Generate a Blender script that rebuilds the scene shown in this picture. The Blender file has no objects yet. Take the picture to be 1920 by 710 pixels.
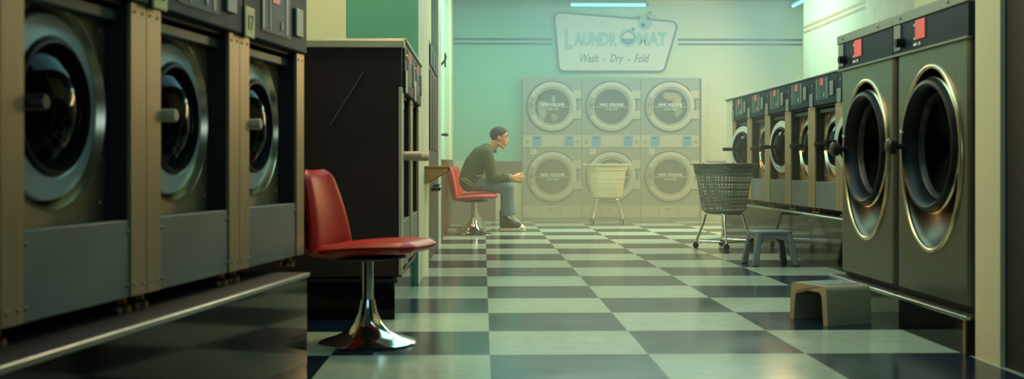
import bpy, bmesh, math, random
from mathutils import Vector, Matrix
random.seed(7)
PI = math.pi
sc = bpy.context.scene
col = sc.collection

# ------------------------------------------------------------------ materials
def lin(c):
    r = []
    for v in c:
        v = v / 255.0
        r.append(v / 12.92 if v <= 0.04045 else ((v + 0.055) / 1.055) ** 2.4)
    return (r[0], r[1], r[2], 1.0)

def mat(name, rgb, rough=0.5, metal=0.0, var=0.12, scale=6.0, stretch=(1, 1, 1), bump=0.0, bscale=60, emit=None, es=0.0,
        rvar=0.08, spec=0.5, coat=0.0):
    m = bpy.data.materials.new(name)
    m.use_nodes = True
    nt = m.node_tree
    N, L = nt.nodes, nt.links
    b = N['Principled BSDF']
    b.inputs['Metallic'].default_value = metal
    b.inputs['Specular IOR Level'].default_value = spec
    if coat:
        b.inputs['Coat Weight'].default_value = coat
        b.inputs['Coat Roughness'].default_value = 0.08
    tc = N.new('ShaderNodeTexCoord')
    mp = N.new('ShaderNodeMapping')
    mp.inputs['Scale'].default_value = stretch
    L.new(tc.outputs['Object'], mp.inputs['Vector'])
    no = N.new('ShaderNodeTexNoise')
    no.inputs['Scale'].default_value = scale
    no.inputs['Detail'].default_value = 4
    L.new(mp.outputs['Vector'], no.inputs['Vector'])
    c = lin(rgb)
    lo = tuple(max(0, x * (1 - var)) for x in c[:3]) + (1,)
    hi = tuple(min(1, x * (1 + var)) for x in c[:3]) + (1,)
    cr = N.new('ShaderNodeValToRGB')
    cr.color_ramp.elements[0].position = 0.3
    cr.color_ramp.elements[1].position = 0.7
    cr.color_ramp.elements[0].color = lo
    cr.color_ramp.elements[1].color = hi
    L.new(no.outputs['Fac'], cr.inputs['Fac'])
    L.new(cr.outputs['Color'], b.inputs['Base Color'])
    mr = N.new('ShaderNodeMapRange')
    mr.inputs['To Min'].default_value = max(0.02, rough - rvar)
    mr.inputs['To Max'].default_value = min(1, rough + rvar)
    L.new(no.outputs['Fac'], mr.inputs['Value'])
    L.new(mr.outputs['Result'], b.inputs['Roughness'])
    if bump:
        n2 = N.new('ShaderNodeTexNoise')
        n2.inputs['Scale'].default_value = bscale
        L.new(mp.outputs['Vector'], n2.inputs['Vector'])
        bp = N.new('ShaderNodeBump')
        bp.inputs['Strength'].default_value = bump
        bp.inputs['Distance'].default_value = 0.01
        L.new(n2.outputs['Fac'], bp.inputs['Height'])
        L.new(bp.outputs['Normal'], b.inputs['Normal'])
    if emit:
        b.inputs['Emission Color'].default_value = lin(emit)
        b.inputs['Emission Strength'].default_value = es
    return m

def glass_mat(name, tint, refl=0.12, rough=0.05):
    m = bpy.data.materials.new(name)
    m.use_nodes = True
    nt = m.node_tree
    N, L = nt.nodes, nt.links
    N.clear()
    out = N.new('ShaderNodeOutputMaterial')
    tr = N.new('ShaderNodeBsdfTransparent')
    tr.inputs['Color'].default_value = lin(tint)
    gl = N.new('ShaderNodeBsdfGlossy')
    gl.inputs['Roughness'].default_value = rough
    gl.inputs['Color'].default_value = (0.9, 0.95, 1, 1)
    fr = N.new('ShaderNodeLayerWeight')
    fr.inputs['Blend'].default_value = refl
    mx = N.new('ShaderNodeMixShader')
    L.new(fr.outputs['Fresnel'], mx.inputs['Fac'])
    L.new(tr.outputs['BSDF'], mx.inputs[1])
    L.new(gl.outputs['BSDF'], mx.inputs[2])
    L.new(mx.outputs['Shader'], out.inputs['Surface'])
    return m

def emis_mat(name, rgb, s):
    m = bpy.data.materials.new(name)
    m.use_nodes = True
    b = m.node_tree.nodes['Principled BSDF']
    b.inputs['Base Color'].default_value = lin(rgb)
    b.inputs['Emission Color'].default_value = lin(rgb)
    b.inputs['Emission Strength'].default_value = s
    return m

M = {}
M['steel'] = mat('brushed_steel', (168, 158, 140), 0.36, 1.0, 0.10, 3, (40, 40, 1.0), 0.05, 30)
M['bronze'] = mat('bronze_steel', (168, 146, 112), 0.42, 0.7, 0.10, 3, (40, 40, 1.0), 0.05, 30)
M['steel_blue'] = mat('door_steel', (186, 196, 194), 0.42, 0.3, 0.06, 8)
M['steel_panel'] = mat('satin_panel', (118, 128, 128), 0.45, 0.65, 0.10, 4, (1, 1, 1), 0.05, 200)
M['recess'] = mat('recess_steel', (110, 94, 76), 0.3, 1.0, 0.05, 5, rvar=0.04)
M['big_steel'] = mat('large_washer_steel', (118, 118, 112), 0.30, 1.0, 0.10, 3, (40, 40, 1.0), 0.05, 30)
M['glass_big'] = glass_mat('large_washer_glass', (90, 84, 76), 0.05, 0.08)
M['chrome'] = mat('chrome', (225, 222, 212), 0.10, 1.0, 0.03, 5, rvar=0.03)
M['bezel'] = mat('polished_bezel', (222, 196, 156), 0.24, 1.0, 0.05, 5, rvar=0.04)
M['dark_case'] = mat('dark_casing', (20, 18, 17), 0.55, 0.0, 0.2, 5)
M['navy'] = mat('navy_fascia', (20, 42, 54), 0.55, 0.0, 0.1, 8, spec=0.2)
M['fascia_teal'] = mat('teal_decal', (48, 80, 90), 0.5, 0.0, 0.08, 10, spec=0.25)
M['lintel'] = mat('lintel_grey', (54, 62, 66), 0.45, 0.5, 0.1, 6)
M['cap'] = mat('cap_grey', (130, 140, 132), 0.4, 0.5, 0.08, 6)
M['rubber'] = mat('black_rubber', (12, 11, 11), 0.45, 0.0, 0.2, 10, spec=0.3)
M['drum'] = mat('drum_steel', (70, 64, 58), 0.45, 0.9, 0.3, 30)
M['drum_pale'] = mat('dryer_drum_steel', (66, 62, 54), 0.5, 0.3, 0.2, 12)
M['white_ink'] = mat('white_ink', (205, 208, 196), 0.6)
M['grey_plate'] = mat('grey_plate', (128, 134, 130), 0.45, 0.2)
M['yellow_plate'] = mat('yellow_plate', (232, 208, 140), 0.5)
M['black_ink'] = mat('black_ink', (28, 26, 24), 0.6)
M['display'] = mat('red_display', (214, 84, 84), 0.4, emit=(230, 84, 84), es=0.15)
M['screw'] = mat('screw_metal', (150, 140, 120), 0.3, 1.0)
M['handle_beige'] = mat('beige_handle', (196, 176, 140), 0.45)
M['handle_dark'] = mat('dark_handle', (40, 34, 30), 0.4)
M['glass'] = glass_mat('washer_glass', (140, 130, 115), 0.14, 0.06)
M['glass_dry'] = glass_mat('dryer_glass', (236, 236, 226), 0.2, 0.08)
M['black_gloss'] = mat('black_gloss_plinth', (12, 10, 9), 0.08, 0.0, 0.15, 5, rvar=0.03, spec=0.24)
M['lip'] = mat('steel_lip', (170, 170, 160), 0.3, 1.0, 0.06, 6)
M['brass'] = mat('brass_edge', (170, 130, 84), 0.35, 0.9, 0.1, 6)
M['end_panel'] = mat('dark_end_panel', (62, 46, 37), 0.5, 0.0, 0.15, 3, rvar=0.05, spec=0.3)
M['cap_cream'] = mat('cream_cap', (226, 214, 172), 0.45, 0.2)
M['red_vinyl'] = mat('red_vinyl', (172, 24, 18), 0.42, 0.0, 0.12, 7, bump=0.05, bscale=90, spec=0.3)
M['red_shell'] = mat('red_shell', (150, 24, 18), 0.42, spec=0.3)
M['dryer_grey'] = mat('dryer_grey_enamel', (136, 142, 130), 0.5, 0.1, 0.06, 5)
M['dryer_ring'] = mat('dryer_ring_cream', (190, 183, 158), 0.45, 0.1, 0.05, 6)
M['dryer_panel'] = mat('dryer_panel_cream', (186, 178, 150), 0.5, 0.1, 0.05, 6)
M['handle_grey'] = mat('handle_grey', (140, 136, 122), 0.5)
M['gap'] = mat('gap_shade_and_print', (40, 36, 32), 0.7)
M['sticker'] = mat('blue_sticker', (70, 140, 185), 0.5)
M['basket_white'] = mat('cream_plastic', (226, 214, 178), 0.5, 0.0, 0.05, 6)
M['basket_grey'] = mat('grey_green_plastic', (126, 134, 126), 0.5, 0.0, 0.08, 6)
M['stool_cream'] = mat('cream_stool_plastic', (156, 148, 118), 0.5, 0.0, 0.08, 5)
M['stool_grey'] = mat('grey_stool_plastic', (104, 116, 116), 0.45, 0.0, 0.08, 5)
M['wood'] = mat('shelf_wood', (176, 128, 80), 0.5, 0.0, 0.2, 3, (1, 12, 1))
M['wood_dark'] = mat('dark_wainscot_wood', (84, 62, 48), 0.5, 0.0, 0.2, 4, (1, 1, 8))
M['white_board'] = mat('cream_board', (206, 196, 158), 0.55, 0.0, 0.05, 3)
M['wall_teal'] = mat('wall_teal_paint', (86, 150, 126), 0.7, 0.0, 0.06, 2, bump=0.05, bscale=80)
M['wall_mint'] = mat('wall_mint_paint', (150, 196, 168), 0.7, 0.0, 0.05, 1.2, bump=0.05, bscale=80)
M['wall_cream'] = mat('wall_cream_paint', (214, 210, 170), 0.7, 0.0, 0.05, 1.5, bump=0.05, bscale=80)
M['wall_pale'] = mat('wall_pale_paint', (190, 186, 156), 0.7, 0.0, 0.05, 1.5, bump=0.05, bscale=80)
M['wall_dark'] = mat('wall_dark_brown', (22, 18, 16), 0.7, 0.0, 0.2, 2)
M['pale_blue'] = mat('pale_blue_frame', (158, 172, 164), 0.5)
M['ceiling'] = mat('ceiling_paint', (104, 128, 128), 0.8)
M['stripe'] = mat('stripe_dark_green', (46, 66, 66), 0.6)
M['stripe_tan'] = mat('stripe_tan', (176, 136, 92), 0.6)
M['sign_white'] = mat('sign_white', (206, 206, 194), 0.5, 0, 0.03)
M['sign_letter'] = mat('sign_letter_teal', (140, 178, 172), 0.5)
M['sign_dark'] = mat('sign_border_dark', (44, 66, 70), 0.5)
M['sign_blue'] = mat('sign_liquid_blue', (70, 104, 128), 0.5)
M['tube'] = emis_mat('fluorescent_cyan', (120, 236, 240), 2.6)
M['skin'] = mat('skin', (198, 138, 100), 0.5, 0.0, 0.06, 18)
M['hair'] = mat('dark_brown_hair', (34, 22, 16), 0.75, 0.0, 0.25, 60, bump=0.3, bscale=200)
M['eye'] = mat('eye_dark', (40, 30, 26), 0.2)
M['lips'] = mat('lips', (168, 98, 80), 0.5)
M['jacket'] = mat('dark_green_fleece', (60, 64, 36), 0.9, 0.0, 0.25, 50, bump=0.5, bscale=120)
M['knit'] = mat('dark_green_rib_knit', (52, 54, 36), 0.9, 0.0, 0.2, 50, bump=0.3, bscale=200)
M['knit_pale'] = mat('pale_knit_stripe', (180, 170, 128), 0.9)
M['denim'] = mat('blue_denim', (84, 108, 122), 0.85, 0.0, 0.2, 40, bump=0.2, bscale=200)
M['canvas'] = mat('black_canvas', (30, 26, 26), 0.8, 0.0, 0.2, 40)
M['sole'] = mat('white_rubber', (220, 212, 184), 0.5)
M['cloth_white'] = mat('white_laundry', (212, 208, 190), 0.9, 0, 0.1, 10)
M['cloth_cream'] = mat('cream_laundry', (200, 182, 120), 0.9, 0, 0.1, 10)
M['cloth_dark'] = mat('dark_laundry', (70, 70, 66), 0.9, 0, 0.2, 10)
M['machine_brown'] = mat('brown_machine', (58, 42, 36), 0.4, 0, 0.15, 4)
M['red_paint'] = mat('red_button', (168, 44, 36), 0.4)

# ------------------------------------------------------------------ mesh helpers
class MB:
    def __init__(s):
        s.v, s.f = [], []
    def add(s, vs, fs):
        o = len(s.v)
        s.v += [tuple(x) for x in vs]
        s.f += [tuple(i + o for i in q) for q in fs]
        return s
    def box(s, x0, x1, y0, y1, z0, z1):
        v = [(x0, y0, z0), (x1, y0, z0), (x1, y1, z0), (x0, y1, z0), (x0, y0, z1), (x1, y0, z1), (x1, y1, z1), (x0, y1, z1)]
        return s.add(v, [(0, 3, 2, 1), (4, 5, 6, 7), (0, 1, 5, 4), (1, 2, 6, 5), (2, 3, 7, 6), (3, 0, 4, 7)])
    def prism(s, pts, a0, a1, axis='y'):
        """closed polygon pts (2D) extruded along axis"""
        n = len(pts)
        def q(p, a):
            if axis == 'y': return (p[0], a, p[1])
            if axis == 'x': return (a, p[0], p[1])
            return (p[0], p[1], a)
        v = [q(p, a0) for p in pts] + [q(p, a1) for p in pts]
        f = [(i, (i + 1) % n, n + (i + 1) % n, n + i) for i in range(n)]
        f += [tuple(range(n - 1, -1, -1)), tuple(range(n, 2 * n))]
        return s.add(v, f)
    def lathe(s, prof, c=(0, 0, 0), axis='z', n=48, a0=0.0, a1=2 * PI, sx=1.0, sz=1.0):
        """prof: (r, h); axis 'z' (h up) or 'y' (h along y, circle in xz)"""
        full = abs(a1 - a0 - 2 * PI) < 1e-6
        m = n if full else n + 1
        vs = []
        for r, h in prof:
            for i in range(m):
                a = a0 + (a1 - a0) * i / n
                if axis == 'z':
                    vs.append((c[0] + r * math.cos(a) * sx, c[1] + r * math.sin(a), c[2] + h))
                else:
                    vs.append((c[0] + r * math.cos(a) * sx, c[1] + h, c[2] + r * math.sin(a) * sz))
        fs = []
        for j in range(len(prof) - 1):
            for i in range(n):
                i2 = (i + 1) % m if full else i + 1
                fs.append((j * m + i, j * m + i2, (j + 1) * m + i2, (j + 1) * m + i))
        return s.add(vs, fs)
    def tube(s, pts, r, n=10, closed=False, cap=True):
        P = [Vector(p) for p in pts]
        k = len(P)
        rr = r if isinstance(r, (list, tuple)) else [r] * k
        vs = []
        up = None
        for i in range(k):
            if closed:
                t = (P[(i + 1) % k] - P[i - 1])
            else:
                t = P[min(i + 1, k - 1)] - P[max(i - 1, 0)]
            t.normalize()
            if up is None:
                up = Vector((0, 0, 1)) if abs(t.z) < 0.9 else Vector((1, 0, 0))
            u = (up - t * up.dot(t)).normalized()
            w = t.cross(u)
            up = u
            for j in range(n):
                a = 2 * PI * j / n
                vs.append(P[i] + (u * math.cos(a) + w * math.sin(a)) * rr[i])
        fs = []
        for i in range(k if closed else k - 1):
            i2 = (i + 1) % k
            for j in range(n):
                fs.append((i * n + j, i * n + (j + 1) % n, i2 * n + (j + 1) % n, i2 * n + j))
        if cap and not closed:
            fs.append(tuple(range(n - 1, -1, -1)))
            fs.append(tuple(range((k - 1) * n, k * n)))
        return s.add(vs, fs)
    def ball(s, c, r, n=16, m=10, mtx=None):
        """r scalar or (rx,ry,rz)"""
        R = (r, r, r) if not isinstance(r, (tuple, list)) else r
        vs = [Vector((0, 0, 1))]
        for i in range(1, m):
            th = PI * i / m
            for j in range(n):
                a = 2 * PI * j / n
                vs.append(Vector((math.sin(th) * math.cos(a), math.sin(th) * math.sin(a), math.cos(th))))
        vs.append(Vector((0, 0, -1)))
        out = []
        for p in vs:
            q = Vector((p.x * R[0], p.y * R[1], p.z * R[2]))
            if mtx is not None:
                q = mtx @ q
            out.append(q + Vector(c))
        fs = [(0, 1 + j, 1 + (j + 1) % n) for j in range(n)]
        for i in range(m - 2):
            for j in range(n):
                fs.append((1 + i * n + j, 1 + (i + 1) * n + j, 1 + (i + 1) * n + (j + 1) % n, 1 + i * n + (j + 1) % n))
        last = len(vs) - 1
        b = 1 + (m - 2) * n
        fs += [(b + j, last, b + (j + 1) % n) for j in range(n)]
        return s.add(out, fs)
    def cone(s, a, b, ra, rb, n=14):
        """tapered capsule"""
        s.ball(a, ra, n, 8)
        s.ball(b, rb, n, 8)
        return s.tube([a, b], [ra, rb], n)
    def build(s, name, m, parent=None, smooth=False, bevel=0.0, loc=None, seg=2, recalc=True):
        me = bpy.data.meshes.new(name)
        me.from_pydata(s.v, [], s.f)
        if recalc:
            bm = bmesh.new()
            bm.from_mesh(me)
            bmesh.ops.recalc_face_normals(bm, faces=bm.faces)
            bm.to_mesh(me)
            bm.free()
        me.materials.append(m)
        o = bpy.data.objects.new(name, me)
        col.objects.link(o)
        if parent: o.parent = parent
        if loc: o.location = loc
        if bevel:
            bv = o.modifiers.new('bevel', 'BEVEL')
            bv.width = bevel
            bv.segments = seg
            bv.limit_method = 'ANGLE'
            bv.angle_limit = math.radians(40)
        if smooth or bevel:
            for p in me.polygons: p.use_smooth = True
            me.set_sharp_from_angle(angle=math.radians(40))
        return o

def B(*a): return MB().box(*a)

def tag(o, label, cat, group=None, kind=None):
    o['label'] = label
    o['category'] = cat
    if group: o['group'] = group
    if kind: o['kind'] = kind
    return o

def empty(name, loc=(0, 0, 0), rz=0.0):
    o = bpy.data.objects.new(name, None)
    o.empty_display_size = 0.1
    o.location = loc
    o.rotation_euler = (0, 0, rz)
    col.objects.link(o)
    return o

def dup(root, loc, rz, label=None, group=None):
    def cp(o, par):
        c = o.copy()
        col.objects.link(c)
        c.parent = par
        for ch in list(o.children): cp(ch, c)
        return c
    r = cp(root, None)
    r.location = loc
    r.rotation_euler = (0, 0, rz)
    if label: r['label'] = label
    if group: r['group'] = group
    return r

def struct(name, mb, m, **k):
    o = mb.build(name, m, **k)
    o['kind'] = 'structure'
    return o

def text_mesh(name, s, size, m, parent, loc, rot=(PI / 2, 0, 0), extr=0.001, shear=0.0, offset=0.0, sx=1.0, align='CENTER'):
    cu = bpy.data.curves.new(name, 'FONT')
    cu.body = s
    cu.size = size
    cu.extrude = extr
    cu.shear = shear
    cu.offset = offset
    cu.align_x = align
    cu.align_y = 'CENTER'
    cu.resolution_u = 3
    t = bpy.data.objects.new(name + '_curve', cu)
    col.objects.link(t)
    dg = bpy.context.evaluated_depsgraph_get()
    me = bpy.data.meshes.new_from_object(t.evaluated_get(dg))
    bpy.data.objects.remove(t)
    bpy.data.curves.remove(cu)
    me.materials.clear()
    me.materials.append(m)
    o = bpy.data.objects.new(name, me)
    col.objects.link(o)
    o.parent = parent
    o.location = loc
    o.rotation_euler = rot
    o.scale = (sx, 1, 1)
    return o

def rounded(pts, rads, n=6):
    out = []
    k = len(pts)
    for i in range(k):
        p = Vector(pts[i]); a = Vector(pts[i - 1]); b = Vector(pts[(i + 1) % k])
        r = rads[i] if isinstance(rads, (list, tuple)) else rads
        if r <= 0:
            out.append(tuple(p)); continue
        u = (a - p).normalized(); w = (b - p).normalized()
        ang = u.angle(w)
        d = r / math.tan(ang / 2)
        s, e = p + u * d, p + w * d
        c = p + (u + w).normalized() * (r / math.sin(ang / 2))
        a0 = math.atan2(s.y - c.y, s.x - c.x); a1 = math.atan2(e.y - c.y, e.x - c.x)
        da = (a1 - a0 + PI) % (2 * PI) - PI
        for j in range(n + 1):
            t = a0 + da * j / n
            out.append((c.x + r * math.cos(t), c.y + r * math.sin(t)))
    return out

def rect_hole(mb, x0, x1, z0, z1, cx, cz, rx, rz, y, n=64):
    """flat plate in the xz plane with an elliptical hole"""
    vs, fs = [], []
    for i in range(n):
        a = 2 * PI * i / n
        ca, sa = math.cos(a), math.sin(a)
        vs.append((cx + rx * ca, y, cz + rz * sa))
        t = 1e9
        if ca > 1e-9: t = min(t, (x1 - cx) / ca)
        if ca < -1e-9: t = min(t, (x0 - cx) / ca)
        if sa > 1e-9: t = min(t, (z1 - cz) / sa)
        if sa < -1e-9: t = min(t, (z0 - cz) / sa)
        vs.append((cx + t * ca, y, cz + t * sa))
    for X, Z in ((x0, z0), (x1, z0), (x1, z1), (x0, z1)):
        a = math.atan2(Z - cz, X - cx) % (2 * PI)
        i = int(round(a / (2 * PI / n))) % n
        vs[2 * i + 1] = (X, y, Z)
    for i in range(n):
        j = (i + 1) % n
        fs.append((2 * i, 2 * i + 1, 2 * j + 1, 2 * j))
    return mb.add(vs, fs)

# ------------------------------------------------------------------ camera
F = 2100.0
H = 0.73
cam = bpy.data.cameras.new('camera')
cam.sensor_width = 36
cam.lens = F * 36 / 1920
TH = (960 - 906) / F
cam.shift_y = -(355 - 310) / 1920
cam.clip_start = 0.05
cam.dof.use_dof = True
cam.dof.focus_distance = 11.0
cam.dof.aperture_fstop = 3.6
co = bpy.data.objects.new('camera', cam)
co.location = (0, 0, H)
co.rotation_euler = (PI / 2, 0, -math.atan(TH))
col.objects.link(co)
sc.camera = co

# ------------------------------------------------------------------ the room
TS = 0.613
def floor_mat():
    m = bpy.data.materials.new('checker_floor')
    m.use_nodes = True
    N, L = m.node_tree.nodes, m.node_tree.links
    b = N['Principled BSDF']
    b.inputs['Specular IOR Level'].default_value = 0.36
    tc = N.new('ShaderNodeTexCoord')
    mp = N.new('ShaderNodeMapping')
    mp.vector_type = 'POINT'
    mp.inputs['Scale'].default_value = (1 / TS, 1 / TS, 0)
    mp.inputs['Location'].default_value = (-0.0256 / TS + 20, -4.322 / TS + 20, 0.5)
    L.new(tc.outputs['Object'], mp.inputs['Vector'])
    ck = N.new('ShaderNodeTexChecker')
    ck.inputs['Scale'].default_value = 1.0
    L.new(mp.outputs['Vector'], ck.inputs['Vector'])
    no = N.new('ShaderNodeTexNoise')
    no.inputs['Scale'].default_value = 14
    no.inputs['Detail'].default_value = 6
    L.new(tc.outputs['Object'], no.inputs['Vector'])
    def ramp(c, v):
        cr = N.new('ShaderNodeValToRGB')
        c = lin(c)
        cr.color_ramp.elements[0].position = 0.3
        cr.color_ramp.elements[1].position = 0.7
        cr.color_ramp.elements[0].color = tuple(x * (1 - v) for x in c[:3]) + (1,)
        cr.color_ramp.elements[1].color = tuple(min(1, x * (1 + v)) for x in c[:3]) + (1,)
        L.new(no.outputs['Fac'], cr.inputs['Fac'])
        return cr
    r1, r2 = ramp((20, 37, 54), 0.2), ramp((168, 184, 166), 0.07)
    L.new(r1.outputs['Color'], ck.inputs['Color1'])
    L.new(r2.outputs['Color'], ck.inputs['Color2'])
    L.new(ck.outputs['Color'], b.inputs['Base Color'])
    n2 = N.new('ShaderNodeTexNoise')
    n2.inputs['Scale'].default_value = 2.2
    L.new(tc.outputs['Object'], n2.inputs['Vector'])
    mr = N.new('ShaderNodeMapRange')
    mr.inputs['To Min'].default_value = 0.10
    mr.inputs['To Max'].default_value = 0.24
    L.new(n2.outputs['Fac'], mr.inputs['Value'])
    L.new(mr.outputs['Result'], b.inputs['Roughness'])
    return m

XL, XR, YF, YB, ZC = -2.4, 4.4, -1.5, 15.0, 2.95
struct('floor', B(XL - 0.1, XR + 0.1, YF - 0.1, YB + 0.1, -0.1, 0), floor_mat())
struct('ceiling', B(XL - 0.1, XR + 0.1, YF - 0.1, YB + 0.1, ZC, ZC + 0.1), M['ceiling'])

# back wall: teal running into cream, the warm light at right put into the colour
def wall_back_mat():
    m = mat('wall_back_light_ramp', (140, 190, 160), 0.7)
    N, L = m.node_tree.nodes, m.node_tree.links
    b = N['Principled BSDF']
    tc = N.new('ShaderNodeTexCoord')
    sp = N.new('ShaderNodeSeparateXYZ')
    L.new(tc.outputs['Object'], sp.inputs[0])
    mr = N.new('ShaderNodeMapRange')
    mr.inputs['From Min'].default_value = 1.2
    mr.inputs['From Max'].default_value = 3.2
    L.new(sp.outputs['X'], mr.inputs['Value'])
    cr = N.new('ShaderNodeValToRGB')
    cr.color_ramp.elements[0].color = lin((112, 176, 150))
    cr.color_ramp.elements[1].color = lin((222, 222, 182))
    L.new(mr.outputs['Result'], cr.inputs['Fac'])
    L.new(cr.outputs['Color'], b.inputs['Base Color'])
    return m
struct('wall_back', B(XL, XR, YB, YB + 0.12, 0, ZC), wall_back_mat())
# wainscot band and boards on the back wall, left of the dryers
struct('trim_1', B(-0.02, 0.52, YB - 0.02, YB, 0.50, 0.787), M['wood_dark'], bevel=0.003)
struct('trim_17', B(-0.40, -0.022, YB - 0.02, YB, 0.50, 0.787), M['wall_pale'], bevel=0.003)
struct('trim_2', B(0.165, 0.52, YB - 0.03, YB, 0.0, 0.50), M['white_board'], bevel=0.003)
struct('trim_3', B(-0.40, 0.165, YB - 0.025, YB, 0.0, 0.50), M['wood_dark'], bevel=0.003)
# double stripes
X_SIGN0, X_SIGN1 = 0.92, 2.62
for i, (z0, z1) in enumerate(((2.405, 2.435), (2.345, 2.372))):
    struct('trim_%d' % (4 + i), B(-0.405, X_SIGN0, YB - 0.004, YB, z0, z1), M['stripe'])
    struct('trim_%d' % (6 + i), B(X_SIGN1, 4.3, YB - 0.004, YB, z0, z1), M['stripe'])

# left side: brick pier, then the grazing wall of the aisle
def brick_mat():
    m = mat('painted_brick', (232, 224, 188), 0.75)
    N, L = m.node_tree.nodes, m.node_tree.links
    b = N['Principled BSDF']
    tc = N.new('ShaderNodeTexCoord')
    mp = N.new('ShaderNodeMapping')
    mp.inputs['Rotation'].default_value = (PI / 2, 0, PI / 2)
    L.new(tc.outputs['Object'], mp.inputs['Vector'])
    br = N.new('ShaderNodeTexBrick')
    br.inputs['Scale'].default_value = 1.0
    br.inputs['Brick Width'].default_value = 0.2
    br.inputs['Row Height'].default_value = 0.065
    br.inputs['Mortar Size'].default_value = 0.008
    L.new(mp.outputs['Vector'], br.inputs['Vector'])
    bp = N.new('ShaderNodeBump')
    bp.inputs['Strength'].default_value = 0.8
    bp.inputs['Distance'].default_value = 0.02
    bp.invert = True
    L.new(br.outputs['Fac'], bp.inputs['Height'])
    L.new(bp.outputs['Normal'], b.inputs['Normal'])
    return m
YP0, YP1 = 6.82, 8.15
XA = -0.395
struct('wall_left_pier', B(-0.92, XA, YP0 + 0.02, YP1, 0, ZC), brick_mat())
struct('wall_left_teal', B(XL, XA, YP0, YP0 + 0.02, 0, ZC), M['wall_teal'])
struct('wall_left_rear', B(XL, XA - 0.06, YP1, YB, 0, ZC), M['wall_mint'])
struct('wall_left_column', B(-2.2, -0.83, YP0 - 0.02, YP0, 0, ZC), M['wall_cream'])
struct('wall_left', B(XL - 0.1, XL, YF, YB, 0, ZC), M['wall_pale'])
# grazing wall pieces: jamb, posts, pilaster, wainscot
struct('trim_8', B(XA - 0.06, XA, 9.85, 10.55, 0, ZC), M['pale_blue'])
struct('trim_9', B(XA - 0.06, XA - 0.005, 13.3, 14.99, 0.80, ZC), M['wall_cream'])
wb = MB()
wb.box(XA - 0.06, XA - 0.02, 10.6, 14.97, 0, 0.79)
for k in range(15):
    y = 10.66 + k * 0.29
    wb.box(XA - 0.02, XA - 0.004, y, y + 0.06, 0.0, 0.79)
struct('trim_10', wb, M['brass'])
struct('trim_11', B(XA - 0.06, XA - 0.03, 8.15, 8.3, 0, ZC), M['wall_cream'])

# right side
XW = 3.93
struct('wall_right', B(XW, XW + 0.1, 7.0, 13.65, 0, ZC), M['wall_pale'])
struct('wall_right_return', B(XW + 0.1, XR + 0.1, 13.55, 13.65, 0, ZC), M['wall_pale'])
struct('wall_right_rear', B(XR, XR + 0.1, 13.65, YB, 0, ZC), M['wall_cream'])
struct('wall_right_pilaster', B(XW - 0.04, XW, 7.0, 11.3, 0, ZC), mat('pilaster_paint', (202, 194, 164), 0.7))
struct('wall_right_closing', B(2.75, XW, 6.9, 7.0, 0, ZC), M['wall_cream'])
struct('wall_right_middle', B(2.72, 2.75, 4.4, 7.0, 0, ZC), M['wall_cream'])
for i, (z0, z1) in enumerate(((2.405, 2.435), (2.345, 2.372))):
    struct('trim_%d' % (12 + i), B(XW - 0.004, XW, 11.3, 13.65, z0, z1), M['stripe_tan'])
struct('wall_right_front_column', B(1.872, 2.75, 4.01, 4.215, 0, ZC), M['wall_cream'])
struct('wall_right_front', B(1.89, 2.0, YF, 4.01, 0, ZC), M['wall_dark'])
struct('trim_14', B(3.22 - 0.31, 3.22 - 0.25, 14.86, YB, 0, 1.90), M['white_board'])
# low partition behind the second cart
struct('trim_15', B(2.98, 3.55, YB - 0.06, YB, 0.0, 0.77), M['white_board'])
struct('trim_16', B(2.98, 3.55, YB - 0.07, YB, 0.77, 0.79), M['wood_dark'])
# front wall with a shop window behind the camera
wf = MB()
wf.box(XL, -1.4, YF - 0.1, YF, 0, ZC)
wf.box(1.6, XR, YF - 0.1, YF, 0, ZC)
wf.box(-1.4, 1.6, YF - 0.1, YF, 2.5, ZC)
wf.box(-1.4, 1.6, YF - 0.1, YF, 0, 0.5)
struct('wall_front', wf, M['wall_dark'])

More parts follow.
